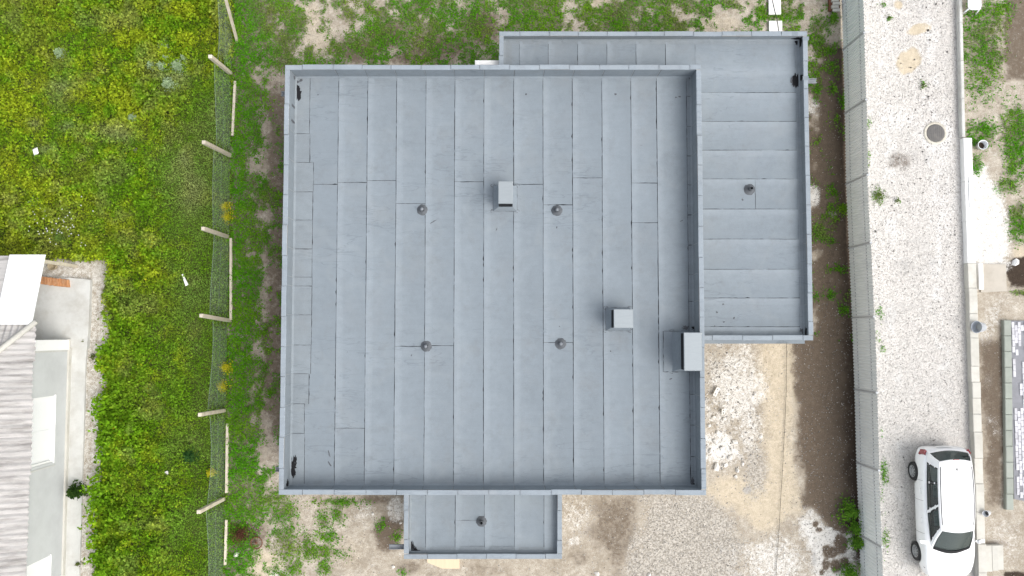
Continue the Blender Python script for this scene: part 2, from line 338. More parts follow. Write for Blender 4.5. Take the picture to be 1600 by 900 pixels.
def masks(px, py):
    nA = fbm(px, py, 60, 1); nB = fbm(px, py, 22, 11); nC = fbm(px, py, 9, 21, 3); nL = fbm(px, py, 150, 31)
    z = np.zeros_like(px)
    def blob(cx, cy, rx, ry, rot=0, soft=0.3, n=0.7, st=1.0):
        soft = min(0.85, soft * 1.9)
        a = math.radians(rot); dx = px - cx; dy = py - cy
        u = (dx * math.cos(a) + dy * math.sin(a)) / rx; v = (-dx * math.sin(a) + dy * math.cos(a)) / ry
        d = np.hypot(u, v) + n * (nB - 0.5) * 2 * 0.8 + n * (nC - 0.5) * 0.6
        return st * sstep(1 + soft, 1 - soft, d)
    def region(poly, noise_px=14, soft=10):
        soft *= 1.7; noise_px *= 1.25
        d = polysd(px, py, poly) + (nB - 0.5) * 2 * noise_px + (nC - 0.5) * noise_px * 0.6
        return sstep(soft, -soft, d)
    mx = np.maximum
    m = {k: z.copy() for k in ('sand', 'brown', 'dark', 'lime', 'gravel', 'green', 'pebble', 'grey')}
    G = z.copy()
    fenceX = 366 - (py - 20) * 0.018
    lane_l = 1316 + py * 0.0335; lane_r = 1497 + py * 0.033
    # the meadow
    meadow = sstep(4, -4, px - fenceX + (nC - 0.5) * 10) * sstep(-4, 5, polysd(px, py, FIELD_CUT) + (nB - 0.5) * 8)
    # strip between net fence and house
    strip = sstep(-4, 4, px - fenceX) * sstep(470, 455, px) * sstep(-700, -600, py)
    nearf = np.clip(1.25 - (px - fenceX) / 62, 0, 1)
    gs = sstep(0.22, 0.54, nearf * 0.60 + nA * 0.38 + (nB - 0.5) * 0.75 + (nC - 0.5) * 0.5 - 0.02)
    G = mx(G, strip * gs * sstep(1000, 860, py + 0 * px)); G = mx(G, strip * sstep(.52, .68, nB * .7 + nC * .4) * .7)
    m['brown'] = mx(m['brown'], strip * .42 * sstep(760, 700, py))
    m['brown'] = mx(m['brown'], strip * sstep(395, 425, px + (nB - 0.5) * 40) * sstep(80, 160, py) * sstep(720, 660, py) * 0.72)
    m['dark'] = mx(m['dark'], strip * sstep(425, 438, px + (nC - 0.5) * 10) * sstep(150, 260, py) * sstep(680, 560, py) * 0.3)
    for a in ((405, 590, 26, 40), (415, 500, 15, 25), (385, 690, 12, 40), (415, 215, 14, 40), (432, 75, 8, 9), (405, 265, 10, 30)): m['sand'] = mx(m['sand'], blob(*a, st=0.30))
    # top yard
    top = sstep(125, 100, py) * sstep(-4, 4, px - fenceX) * sstep(1318, 1300, px)
    dens = 0.585 + 0.18 * sstep(560, 500, px) * sstep(420, 380, px) + 0.30 * blob(838, 15, 38, 50) + 0.12 * blob(1010, 15, 40, 40) + 0.16 * blob(420, 30, 45, 60) + 0.12 * blob(640, 30, 60, 40) - 0.10 * blob(890, 20, 22, 50) - 0.22 * blob(1120, 40, 28, 20) - 0.16 * blob(490, 40, 25, 40) - 0.10 * blob(1250, 25, 40, 50)
    gt = sstep(0.34, 0.66, dens + (nA - 0.5) * 0.4 + (nB - 0.5) * 0.75 + (nC - 0.5) * 0.5 - 0.02)
    G = mx(G, top * gt)
    for a in ((560, 78, 40, 18), (690, 70, 55, 20), (600, 55, 30, 22), (960, 30, 24, 22), (750, 40, 30, 30), (660, 90, 50, 12)): m['brown'] = mx(m['brown'], blob(*a, st=0.75))
    for a in ((500, 60, 22, 28), (480, 25, 25, 20), (660, 60, 18, 16), (435, 75, 9, 9), (1120, 38, 30, 14), (1290, 30, 30, 20), (940, 10, 20, 10)): m['sand'] = mx(m['sand'], blob(*a, st=0.5))
    # strip between annex and the sheet fence
    rs = sstep(1255, 1262, px) * sstep(3, -2, px - lane_l) * sstep(45, 90, py) * sstep(560, 530, py)
    m['brown'] = mx(m['brown'], rs * sstep(0.30, 0.52, nA * 0.4 + nB * 0.4 + sstep(1270, 1312, px) * 0.32 + sstep(60, 230, py) * 0.12))
    m['dark'] = mx(m['dark'], rs * sstep(-34, -8, px - lane_l + (nB - 0.5) * 24) * 0.6)  # dark soil at the fence foot, with the fence's shade painted in
    G = mx(G, rs * sstep(0.52, 0.76, nB * 0.75 + nA * 0.35 + 0.02 + 0.06 * sstep(200, 60, py)))
    m['lime'] = mx(m['lime'], blob(1268, 165, 12, 14, st=.5)); m['lime'] = mx(m['lime'], blob(1271, 305, 9, 16, st=.7)); m['lime'] = mx(m['lime'], blob(1300, 335, 10, 8, st=.35))
    # yard south of the annex
    ys = sstep(1092, 1098, px) * sstep(526, 532, py) * sstep(3, -2, px - lane_l)
    m['sand'] = mx(m['sand'], ys * region([(1180, 525), (1250, 525), (1240, 700), (1250, 800), (1190, 830), (1150, 800), (1120, 790), (1190, 740)], 14, 12) * 0.85)
    m['sand'] = mx(m['sand'], blob(1150, 770, 42, 28, st=.9)); m['sand'] = mx(m['sand'], blob(1190, 800, 20, 32, st=.9)); m['sand'] = mx(m['sand'], blob(1090, 810, 24, 16, 30, st=.7)); m['sand'] = mx(m['sand'], blob(1120, 715, 20, 12, st=.5))
    m['brown'] = mx(m['brown'], ys * region([(1236, 520), (1400, 500), (1400, 900), (1338, 880), (1300, 845), (1275, 800), (1258, 790), (1256, 752), (1242, 720), (1246, 640)], 9, 7))
    m['dark'] = mx(m['dark'], ys * sstep(-42, -6, px - lane_l + (nB - 0.5) * 26) * 0.75 * sstep(900, 860, py))  # soil darkens towards the sheet fence, its shade put into the colour too
    m['lime'] = mx(m['lime'], ys * blob(1150, 610, 46, 75, 0, 0.4, 0.9, 0.62)); m['lime'] = mx(m['lime'], blob(1126, 700, 26, 28, 0, .3, .7, .95)); m['lime'] = mx(m['lime'], blob(1170, 660, 26, 40, 0, .4, .8, .55))
    m['gravel'] = mx(m['gravel'], ys * blob(1120, 590, 26, 60, st=.7)); m['gravel'] = mx(m['gravel'], blob(1180, 730, 22, 40, st=.7))
    l2 = region([(1268, 796), (1292, 822), (1325, 838), (1338, 905), (1338, 1100), (1262, 1100), (1270, 880), (1252, 840), (1250, 815)], 10, 6)
    m['lime'] = mx(m['lime'], l2 * 0.95)
    spots = np.maximum.reduce([blob(*a, 0, .25, .6) for a in ((1274, 819, 6, 6), (1295, 862, 12, 10), (1290, 883, 6, 9), (1306, 885, 10, 10), (1313, 850, 9, 14), (1280, 828, 6, 4), (1284, 895, 5, 5), (1320, 880, 8, 9))])
    m['brown'] = mx(m['brown'], spots); m['lime'] = m['lime'] * (1 - spots)
    m['lime'] = mx(m['lime'], blob(1205, 880, 60, 36, 0, .4, .8, .6)); m['grey'] = mx(m['grey'], blob(1272, 872, 4, 14, 0, .3, .5, .8)); m['grey'] = mx(m['grey'], blob(1168, 766, 6, 6, 0, .2, .5, 1.0))
    # south of the house
    sth = sstep(770, 776, py) * sstep(400, 430, px) * sstep(1260, 1240, px)
    m['gravel'] = mx(m['gravel'], sth * region([(1000, 772), (1106, 772), (1125, 790), (1160, 830), (1168, 870), (1130, 1000), (950, 1000), (985, 860), (1003, 800)], 14, 14) * 0.85)
    m['brown'] = mx(m['brown'], region([(935, 772), (1002, 772), (1000, 838), (985, 870), (968, 905), (945, 870), (918, 848), (902, 832), (925, 805)], 12, 14) * 0.60)
    m['brown'] = mx(m['brown'], blob(905, 872, 20, 14, st=.45)); m['brown'] = mx(m['brown'], blob(990, 860, 10, 40, st=.4)); m['lime'] = mx(m['lime'], blob(903, 808, 28, 32, 0, .4, .6, .35)); m['lime'] = mx(m['lime'], blob(898, 846, 12, 8, 0, .4, .8, .5))
    m['brown'] = mx(m['brown'], blob(605, 830, 24, 26, st=.9)); m['brown'] = mx(m['brown'], blob(640, 888, 18, 12, st=.55)); m['brown'] = mx(m['brown'], blob(590, 780, 30, 8, st=.6)); m['brown'] = mx(m['brown'], blob(760, 890, 40, 10, st=.35))
    m['lime'] = mx(m['lime'], blob(618, 795, 14, 16, 0, .3, .6, .7)); m['sand'] = mx(m['sand'], blob(405, 888, 34, 28, 0, .2, .5, 1.0)); m['lime'] = mx(m['lime'], blob(436, 898, 16, 8, 0, .4, .7, .6))
    m['lime'] = mx(m['lime'], blob(570, 800, 18, 16, 0, .4, .7, .3)); m['dark'] = mx(m['dark'], blob(380, 832, 24, 16, 0, .4, .8, .6)); m['brown'] = mx(m['brown'], blob(390, 830, 30, 20, 0, .4, .8, .6)); m['sand'] = mx(m['sand'], blob(545, 860, 50, 30, 0, .4, .8, .3))
    gb = np.maximum.reduce([blob(*a, 0, .4, 1.0) for a in ((405, 790, 24, 24), (440, 800, 22, 20), (452, 850, 18, 34), (505, 815, 12, 14), (512, 838, 16, 12), (528, 806, 10, 14), (460, 885, 16, 18), (505, 885, 12, 14), (480, 860, 8, 20), (420, 775, 30, 14), (530, 785, 34, 7), (595, 820, 8, 10), (620, 838, 8, 8), (370, 885, 14, 26), (500, 862, 30, 12), (630, 897, 8, 6), (365, 800, 12, 30))])
    G = mx(G, gb * sstep(0.30, 0.55, nC * 0.5 + nB * 0.5 + 0.06))
    # the lane and yard beyond
    lane = sstep(-2, 3, px - lane_l) * sstep(3, -3, px - lane_r)
    m['pebble'] = mx(m['pebble'], lane)
    ry = sstep(-2, 2, px - lane_r)
    lanesand = np.maximum.reduce([blob(1420, 95, 24, 17, -48, .2, .45), blob(1436, 46, 20, 8, -14, .2, .5), blob(1403, 8, 8, 9, -30, .3, .6), blob(1457, 378, 12, 7, 0, .5, .8, .35)])
    m['sand'] = mx(m['sand'] * (1 - lane), lanesand); m['pebble'] = m['pebble'] * (1 - lanesand * 0.9)
    m['brown'] = mx(m['brown'] * (1 - lane), blob(1404, 250, 20, 13, 0, .4, .8, .8)); m['dark'] = m['dark'] * (1 - lane)
    m['grey'] = mx(m['grey'] * (1 - lane), np.maximum.reduce([blob(1435, 380, 18, 10, 0, .6, .9, .5), blob(1420, 418, 20, 12, 0, .6, .9, .5), blob(1452, 412, 18, 10, 0, .6, .9, .45), blob(1465, 60, 18, 40, 0, .6, .9, .2), lane * sstep(430, 640, py) * 0.36]))
    m['lime'] = mx(m['lime'] * (1 - lane), lane * (blob(1480, 300, 26, 120, 0, .5, .6, .4) + blob(1395, 190, 35, 20, 0, .5, .7, .5) + blob(1461, 215, 26, 24, 0, .3, .4, .9)))
    for k_ in (0.30, 0.72): m['lime'] = mx(m['lime'], lane * sstep(13, 5, np.abs(px - (lane_l + 14 + (lane_r - lane_l - 14) * k_) + (nA - .5) * 26)) * sstep(.35, .6, nB) * .55)
    m['grey'] = mx(m['grey'], lane * sstep(.52, .72, nA * .6 + nB * .4) * .4)
    G = G * (1 - lane) * (1 - ry)
    lg = lane * (sstep(0.60, 0.74, nB * 0.6 + nC * 0.45) * sstep(44, 34, px - lane_l) * sstep(200, 330, py) * 0.6)
    lg = np.maximum.reduce([lg, blob(1371, 306, 8, 13, 0, .3, .5), blob(1441, 134, 5, 6, 0, .3, .5), blob(1388, 29, 4, 5, 0, .3, .5), blob(1379, 8, 6, 3, 0, .3, .6), blob(1401, 314, 5, 3, 0, .3, .5, .8), blob(1356, 195, 4, 8, 0, .3, .5), blob(1356, 250, 3, 14, 0, .3, .5), blob(1374, 490, 5, 10, 0, .3, .5), blob(1379, 545, 5, 6, 0, .3, .5), blob(1381, 738, 5, 16, 0, .3, .6), blob(1383, 840, 5, 12, 0, .3, .7)])
    G = mx(G, lg * .55)
    r2 = ry
    gr = np.maximum.reduce([blob(1530, 75, 34, 75, 0, .3, .8, .85), blob(1550, 20, 30, 24, 0, .3, .8, .9), blob(1585, 215, 24, 60, 0, .3, .9), blob(1575, 290, 18, 14, 0, .3, .8), blob(1592, 345, 14, 32, 0, .3, .7), blob(1535, 210, 24, 24, 0, .3, .9), blob(1525, 255, 8, 16, 0, .3, .7), blob(1590, 457, 14, 4, 0, .3, .6)])
    G = mx(G, r2 * gr * sstep(0.30, 0.5, nB * .6 + nC * .4 + .04))
    m['brown'] = mx(m['brown'], r2 * region([(1568, -400), (1900, -400), (1900, 130), (1568, 128)], 7, 5) * 0.75)
    m['brown'] = mx(m['brown'], r2 * blob(1545, 90, 30, 50, 0, .4, .9, .5))
    m['lime'] = mx(m['lime'], r2 * region([(1512, 262), (1540, 258), (1560, 290), (1572, 330), (1580, 395), (1572, 415), (1512, 425)], 9, 7) * 0.85)
    m['dark'] = mx(m['dark'], r2 * region([(1570, 412), (1585, 402), (1700, 395), (1700, 452), (1577, 450)], 5, 3)); m['sand'] = mx(m['sand'], r2 * blob(1592, 395, 12, 12, st=.8))
    m['brown'] = mx(m['brown'], r2 * region([(1528, 535), (1570, 520), (1570, 790), (1545, 790), (1532, 640)], 7, 8) * 0.80); m['brown'] = mx(m['brown'], r2 * blob(1555, 850, 20, 6, st=.6)); m['brown'] = mx(m['brown'], r2 * blob(1560, 440, 6, 5, st=.5))
    m['lime'] = mx(m['lime'], r2 * np.maximum.reduce([blob(1545, 655, 14, 8, 20, .5, .9, .3), blob(1557, 675, 9, 9, 0, .5, .9, .3), blob(1543, 595, 7, 10, 0, .5, .9, .25), blob(1550, 500, 12, 40, 20, .5, .8, .35), blob(1570, 840, 30, 40, 0, .4, .6, .3)]))
    m['dark'] = mx(m['dark'], r2 * region([(1568, 893), (1900, 893), (1900, 1100), (1568, 1100)], 2, 2))
    m['green'] = np.clip(meadow + G * 0.58, 0, 1)
    for k in ('sand', 'brown', 'dark', 'lime', 'gravel', 'grey'): m[k] = m[k] * (1 - meadow)
    # beyond the frame the left yard is bare path
    m['lime'] = mx(m['lime'], sstep(3, -6, polysd(px, py, FIELD_CUT)) * 0.42)
    m['_G'] = G * (1 - meadow); m['_meadow'] = meadow
    return m
def px_of(x, y): 
    c, s = math.cos(TILT), math.sin(TILT); d = y * s + CAMH * c; up = y * c - CAMH * s
    d = np.maximum(d, 4.0)
    return 800 + FPX * x / d, 450 - FPX * up / d
def groundmat():
    m, t, b = newmat('bare_ground'); P = objco(t)
    nF = noise(t, 38, 4, 0.75, P); nM = noise(t, 7, 5, 0.7, P); nL = noise(t, 1.3, 4, 0.6, P); nG = noise(t, 120, 2, 0.7, P)
    vo = N(t, 'ShaderNodeTexVoronoi', Scale=26.0); t.links.new(P, vo.inputs['Vector'])
    vo2 = N(t, 'ShaderNodeTexVoronoi', Scale=52.0); t.links.new(P, vo2.inputs['Vector'])
    sv = t.nodes.new('ShaderNodeSeparateColor'); t.links.new(vo.outputs['Color'], sv.inputs[0])
    sv2 = t.nodes.new('ShaderNodeSeparateColor'); t.links.new(vo2.outputs['Color'], sv2.inputs[0])
    def A(n): return N(t, 'ShaderNodeAttribute', attribute_name=n).outputs['Fac']
    jit = mth(t, 'ADD', mth(t, 'MULTIPLY', mth(t, 'SUBTRACT', nF, 0.5), 2.2), mth(t, 'MULTIPLY', mth(t, 'SUBTRACT', nM, 0.5), 1.9))
    def F(n, jam=1.0, gain=1.9):
        a = A(n); k = mth(t, 'ADD', a, mth(t, 'MULTIPLY', jit, jam)); k = mth(t, 'MULTIPLY_ADD', mth(t, 'SUBTRACT', k, 0.5), gain, 0.5, clamp=True)
        return mth(t, 'MULTIPLY', k, mth(t, 'MINIMUM', mth(t, 'MULTIPLY', a, 3.0), 1.0))
    det = mth(t, 'ADD', mth(t, 'MULTIPLY', nF, 0.7), mth(t, 'MULTIPLY', nM, 0.3))
    def two(lo, hi, p0=0.36, p1=0.62): return ramp(t, det, [(p0, lo), (p1, hi)])
    c = two((0.25, 0.21, 0.16), (0.60, 0.55, 0.47)); c = mixc(t, mth(t, 'MULTIPLY', ramp(t, noise(t, 3.2, 6, 0.75, P), [(0.42, 0.0), (0.62, 1.0)]), 0.55), c, (0.27, 0.225, 0.17))
    c = mixc(t, mth(t, 'MULTIPLY', ramp(t, noise(t, 1.15, 9, 0.82, P), [(0.48, 0.0), (0.60, 1.0)]), 0.55), c, (0.225, 0.185, 0.135))
    c = mixc(t, mth(t, 'MULTIPLY', ramp(t, noise(t, 2.1, 9, 0.82, P), [(0.56, 0.0), (0.66, 1.0)]), 0.6), c, (0.66, 0.63, 0.57))
    c = mixc(t, F('sand', 0.6, 1.6), c, mixc(t, mth(t, 'MULTIPLY', ramp(t, noise(t, 3.4, 8, 0.8, P), [(0.46, 0.0), (0.62, 1.0)]), 0.55), two((0.41, 0.345, 0.245), (0.63, 0.55, 0.43)), (0.37, 0.315, 0.235)))
    c = mixc(t, F('brown', 0.8), c, two((0.052, 0.040, 0.029), (0.19, 0.148, 0.110)))
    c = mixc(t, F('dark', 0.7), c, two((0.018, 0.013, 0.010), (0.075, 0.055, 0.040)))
    c = mixc(t, F('gravel', 0.8), c, ramp(t, mth(t, 'ADD', mth(t, 'MULTIPLY', sv.outputs[0], 0.5), mth(t, 'MULTIPLY', nF, 0.5)), [(0.2, (0.20, 0.18, 0.15)), (0.8, (0.56, 0.52, 0.46))]))
    limec = mixc(t, mth(t, 'MULTIPLY', ramp(t, noise(t, 4.5, 8, 0.8, P), [(0.48, 0.0), (0.62, 1.0)]), 0.5), (0.70, 0.68, 0.64), (0.44, 0.40, 0.34))
    c = mixc(t, F('lime', 0.9), c, mixc(t, 0.5, limec, two((0.42, 0.395, 0.35), (0.76, 0.75, 0.72))))
    pe = ramp(t, mth(t, 'ADD', mth(t, 'MULTIPLY', sv2.outputs[0], 0.45), mth(t, 'MULTIPLY', sv.outputs[1], 0.25)), [(0.02, (0.34, 0.315, 0.29)), (0.18, (0.55, 0.52, 0.485)), (0.6, (0.72, 0.695, 0.66))])
    c = mixc(t, mth(t, 'MULTIPLY', F('pebble', 0.3, 3), 1.0), c, pe)
    c = mixc(t, mth(t, 'MULTIPLY', mth(t, 'MULTIPLY', F('lime', 0.9), A('pebble')), 0.7), c, (0.74, 0.73, 0.71))
    c = mixc(t, mth(t, 'MULTIPLY', mth(t, 'MULTIPLY', F('brown', 0.9), A('pebble')), 0.8), c, (0.13, 0.10, 0.075))
    c = mixc(t, mth(t, 'MULTIPLY', F('grey', 0.7, 1.5), 0.62), c, two((0.22, 0.215, 0.21), (0.42, 0.41, 0.40)))
    c = mixc(t, F('green', 0.5), c, two((0.030, 0.036, 0.010), (0.095, 0.115, 0.030)))
    t.links.new(c, b.inputs['Base Color']); b.inputs['Roughness'].default_value = 0.95; b.inputs['Specular IOR Level'].default_value = 0.15
    h = mth(t, 'ADD', mth(t, 'MULTIPLY', nF, 0.5), mth(t, 'MULTIPLY', mth(t, 'MULTIPLY', vo2.outputs['Distance'], -1.0), A('pebble'))); bump(t, b, h, 0.6, 0.03)
    return m
M['ground'] = groundmat()
MK = ('sand', 'brown', 'dark', 'lime', 'gravel', 'green', 'pebble', 'grey')
def gz(x, y):
    return (fbm(x, y, 1.6, 51) - 0.5) * 0.05 + (fbm(x, y, 0.35, 61, 3) - 0.5) * 0.028
def sheet(name, xs, ys, zfun, mat, only=None):
    X, Y = np.meshgrid(xs, ys, indexing='ij'); px, py = px_of(X, Y)
    far = np.hypot(np.maximum(np.abs(X) - 24, 0), np.maximum(np.abs(Y) - 18, 0)) > 0
    px = np.clip(px, -2500, 4000); py = np.clip(py, -2000, 3000)
    m = masks(px, py); Z = zfun(X, Y); Z = np.where(far, Z * 0.2, Z)
    V = np.stack([X, Y, Z], -1).reshape(-1, 3); nx, ny = X.shape
    i = np.arange(nx * ny).reshape(nx, ny); Fq = np.stack([i[:-1, :-1], i[1:, :-1], i[1:, 1:], i[:-1, 1:]], -1).reshape(-1, 4)
    at_ = {k: m[k].ravel() for k in MK}
    return np_mesh(name, V, Fq, mat, attrs=at_, smooth=True)
def grow(a, b, step, far):
    core = np.arange(a, b + 1e-6, step); lo = []; hi = []; s = step; x = a; y = b
    while x > -far: s *= 1.5; x -= s; y += s; lo.append(x); hi.append(y)
    return np.concatenate([np.array(lo[::-1]), core, np.array(hi)])
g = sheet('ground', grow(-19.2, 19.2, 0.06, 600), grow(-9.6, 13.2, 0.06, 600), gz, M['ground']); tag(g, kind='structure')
lx = np.linspace(11.42, 15.26, 65); ly = grow(-9.6, 13.2, 0.06, 60)
lane = sheet('gravel_lane', lx, ly, lambda X, Y: 0.045 + (fbm(X, Y, 0.16, 71, 3) - 0.5) * 0.022 + (fbm(X, Y, 2, 75) - 0.5) * 0.03, M['ground']); tag(lane, kind='structure')

# ------------------------------------------------------------------ house
HX0, HX1, HY0, HY1 = -6.67, 5.55, -4.62, 7.86; HT, HF = 3.93, 3.25; PW = 0.135
AX0, AX1, AY0, AY1 = -0.39, 8.95, -0.21, 9.12; AT, AF = 3.22, 2.90
PX0, PX1, PY0, PY1 = -3.20, 1.48, -6.67, HY0; PT, PF = 3.00, 2.76
house = thing('house', (-0.5, 1.6, 0), 'flat roofed house under grey bitumen membrane with low parapets and annexes', 'house')
b = B(); t_ = 0.15
for (x0, x1, y0, y1) in ((HX0, HX0 + PW, HY0, HY1), (HX1 - PW, HX1, HY0, HY1), (HX0 + PW, HX1 - PW, HY0, HY0 + PW), (HX0 + PW, HX1 - PW, HY1 - PW, HY1)):
    b.box(x0 + 0.02 * (x0 == HX0), x1 - 0.02 * (x1 == HX1), y0 + 0.02 * (y0 == HY0), y1 - 0.02 * (y1 == HY1), 0, HT)
b.build('wall', M['plaster'], house)
b = B()
b.box(AX0 + .02, AX0 + PW, HY1 + .005, AY1 - .02, 0, AT); b.box(AX0 + PW, AX1 - .02, AY1 - PW, AY1 - .02, 0, AT)
b.box(AX1 - PW, AX1 - .02, AY0 + .02, AY1 - PW, 0, AT); b.box(HX1 + .005, AX1 - PW, AY0 + .02, AY0 + PW, 0, AT)
b.build('wall', M['plaster'], house)
b = B()
b.box(PX0 + .02, PX0 + PW, PY0 + .02, PY1 - .005, 0, PT); b.box(PX1 - PW, PX1 - .02, PY0 + .02, PY1 - .005, 0, PT); b.box(PX0 + PW, PX1 - PW, PY0 + .02, PY0 + PW, 0, PT)
b.build('wall', M['plaster'], house)
ix0, ix1, iy0, iy1 = HX0 + PW, HX1 - PW, HY0 + PW, HY1 - PW
roofA = B().box(ix0, ix1, iy0, iy1, HF - 0.2, HF - 0.004).build('roof', M['deck'], house)
bb = B(); bb.box(AX0 + PW, AX1 - PW, HY1 + .005, AY1 - PW, AF - .2, AF - .004); bb.box(HX1 + .005, AX1 - PW, AY0 + PW, HY1 + .005, AF - .2, AF - .004)
roofB = bb.build('roof', M['deck'], house)
roofC = B().box(PX0 + PW, PX1 - PW, PY0 + PW, PY1 - .005, PF - .2, PF - .004).build('roof', M['deck'], house)
def child(bld, name, mat, part):
    m = bld.mesh(name); m.materials.append(mat); o = bpy.data.objects.new(name, m); COL.objects.link(o); o.parent = part
    o.matrix_parent_inverse = Matrix.Identity(4)      # parts stand at the world origin
    return o
def strip(part, a0, a1, l0, l1, z, axis='y', lift=0.015, mat='membrane', lap=1, n=7):
    """one membrane sheet: runs along `axis` from l0 to l1, spans a0..a1, its lapped edge raised over its neighbour"""
    prof = [(0.0, 0.0), (0.0, lift), (0.085, lift * 0.92), (0.20, 0.006), (0.5, 0.003), (1.0 * (a1 - a0), 0.003)]
    if lap < 0: prof = [(a1 - a0 - p, q) for p, q in prof]
    v = []; f = []; m_ = len(prof)
    for i in range(n + 1):
        l = l0 + (l1 - l0) * i / n
        for j, (p, q) in enumerate(prof):
            pp = a0 + min(p, a1 - a0) + (random.uniform(-.006, .006) if j < 2 and 0 < i < n else 0); qq = z + q + (random.uniform(-.0012, .0015) if j > 0 else -0.002)
            v.append((pp, l, qq) if axis == 'y' else (l, pp, qq))
    for i in range(n):
        for j in range(m_ - 1): f.append((i * m_ + j, i * m_ + j + 1, (i + 1) * m_ + j + 1, (i + 1) * m_ + j))
    f.append(tuple(range(m_))); f.append(tuple(range(n * m_ + m_ - 1, n * m_ - 1, -1)))
    bl = B(); bl.add(v, f)
    o = child(bl, 'membrane_strip', M[mat], part)
    for nm_, col_ in (('lap', (.6, 1, .75, .25, 0, 0)), ('far_edge', (0, 0, 0, 0, .25, 1))):
        a_ = o.data.attributes.new(nm_, 'FLOAT', 'POINT'); a_.data.foreach_set('value', list(col_) * (n + 1))
    bm = bmesh.new(); bm.from_mesh(o.data); bmesh.ops.recalc_face_normals(bm, faces=bm.faces); bm.to_mesh(o.data); bm.free()
    return o
def bead(part, pts, z, wmin=0.006, wmax=0.02, step=0.09, gap=0.12, name='seam', mat='bitumen', blob=0.04):
    """uneven bead of squeezed-out bitumen along a seam"""
    bl = B(); pts = [Vector((p[0], p[1], 0)) for p in pts]
    prev = None; wv = (wmin + wmax) / 2
    for a, c in zip(pts[:-1], pts[1:]):
        d = c - a; L = d.length; d.normalize(); s = Vector((-d.y, d.x, 0)); k = max(2, int(L / step)); ring = []
        for i in range(k + 1):
            wv = min(max(wv + random.uniform(-.006, .006), wmin), wmax); ww = wv
            if random.random() < blob: ww = wmax * random.uniform(1.4, 2.4)
            if random.random() < gap: ww = 0.0015
            p = a + d * (L * i / k) + s * random.uniform(-.004, .004)
            ring.append((p - s * ww / 2, p + s * ww / 2))
        v = []; f = []
        for l, r in ring:
            v += [(l.x, l.y, z), (r.x, r.y, z), ((l.x + r.x) / 2, (l.y + r.y) / 2, z + 0.006)]
        for i in range(k):
            o = i * 3; f += [(o, o + 3, o + 5, o + 2), (o + 2, o + 5, o + 4, o + 1)]
        bl.add(v, f)
    return child(bl, name, M[mat], part)
# main roof: sheets run north-south
XS = [-6.5, -5.22, -4.34, -3.47, -2.585, -1.715, -0.835, 0.06, 0.94, 1.825, 2.715, 3.59, 4.365, ix1]
JOINT = {0: [288], 1: [285], 2: [282], 3: [318, 541], 4: [540], 5: [284], 6: [], 7: [288], 8: [320, 535], 9: [278], 10: [], 11: [286, 348], 12: []}
JOINT[1].append(669)
for i in range(13):
    cuts = sorted([at(700, p, HF).y for p in JOINT[i]]); ed = [iy0] + cuts + [iy1]
    xr = XS[i + 1] if i < 12 else ix1
    for k in range(len(ed) - 1): strip(roofA, XS[i], xr, ed[k] + (0.0 if k == 0 else 0.004), ed[k + 1] - (0.0 if k == len(ed) - 2 else 0.004), HF)
    for c in cuts: bead(roofA, [(XS[i] + .02, c), (xr, c)], HF + .006, .008, .020, gap=0.1)
    if i > 0: bead(roofA, [(XS[i] - .004, iy0 + .02), (XS[i] - .004, iy1 - .02)], HF + .003, .012, .030, gap=.05)
# upstand sheets up the north and south parapets, flashings along west and east
def upstand_y(part, y, x0, x1, z0, z1, face, mat='membrane'):
    """sheet against a wall running in x; face=-1 looks south"""
    d = 0.006 * face; e = 0.035 * face; bl = B()
    prof = [(y + d, z1), (y + d, z0 + .05), (y + e * 1.6, z0 + 0.008), (y + e * 4, z0 + .0065)]
    bl.add([(x, p, q) for x in (x0, x1) for p, q in prof], [(i, i + 1, 5 + i, 4 + i) if face < 0 else (4 + i, 5 + i, i + 1, i) for i in range(3)])
    return child(bl, 'upstand_sheet', M[mat], part)
def flash_x(part, xw, xe, y0, y1, z0, z1, mat='flash'):
    """L-shaped flashing: up the wall at xw and out over the roof to xe"""
    s = 1 if xe > xw else -1; d = 0.006 * s; bl = B()
    prof = [(xw + d, z1), (xw + d, z0 + .05), (xw + .06 * s, z0 + .016), (xe, z0 + .014), (xe, z0)]
    a, c = (y0, y1); v = [(p, y, q) for y in (a, c) for p, q in prof]; n = len(prof)
    bl.add(v, [(i, i + 1, n + i + 1, n + i) if s < 0 else (n + i, n + i + 1, i + 1, i) for i in range(n - 1)])
    o = child(bl, 'flashing_sheet', M[mat], part)
    bm = bmesh.new(); bm.from_mesh(o.data)
    for f_ in bm.faces:
        if f_.normal.z < -0.01 or (abs(f_.normal.z) < .01 and f_.normal.x * s < 0): f_.normal_flip()
    bm.to_mesh(o.data); bm.free(); return o
ue = [ix0] + XS[1:13] + [ix1]
for i in range(13):
    upstand_y(roofA, iy1, ue[i] + .003, ue[i + 1] - .003, HF, HT - .004, -1); upstand_y(roofA, iy0, ue[i] + .003, ue[i + 1] - .003, HF, HT - .004, 1)
for i in range(1, 13):      # seams climbing the north and south upstands
    for yw, s_ in ((iy1, -1), (iy0, 1)):
        bl = B(); x_ = ue[i] + random.uniform(-.01, .01); wd = random.uniform(.008, .016); bl.add([(x_ - wd / 2, yw + s_ * .0085, HF + .05), (x_ + wd / 2, yw + s_ * .0085, HF + .05), (x_ + wd / 2 + .02, yw + s_ * .0085, HT - .005), (x_ - wd / 2 + .02, yw + s_ * .0085, HT - .005)], [(0, 1, 2, 3)]); child(bl, 'seam', M['smudge'], roofA)
LY = [104, 209, 254, 300, 344, 389, 433, 447, 492, 539, 584, 631, 677, 770]; LXE = [484, 484, 489.5, 488.5, 488, 487.5, 487.5, 487, 486.5, 485.5, 482.5, 475.5, 475.5]
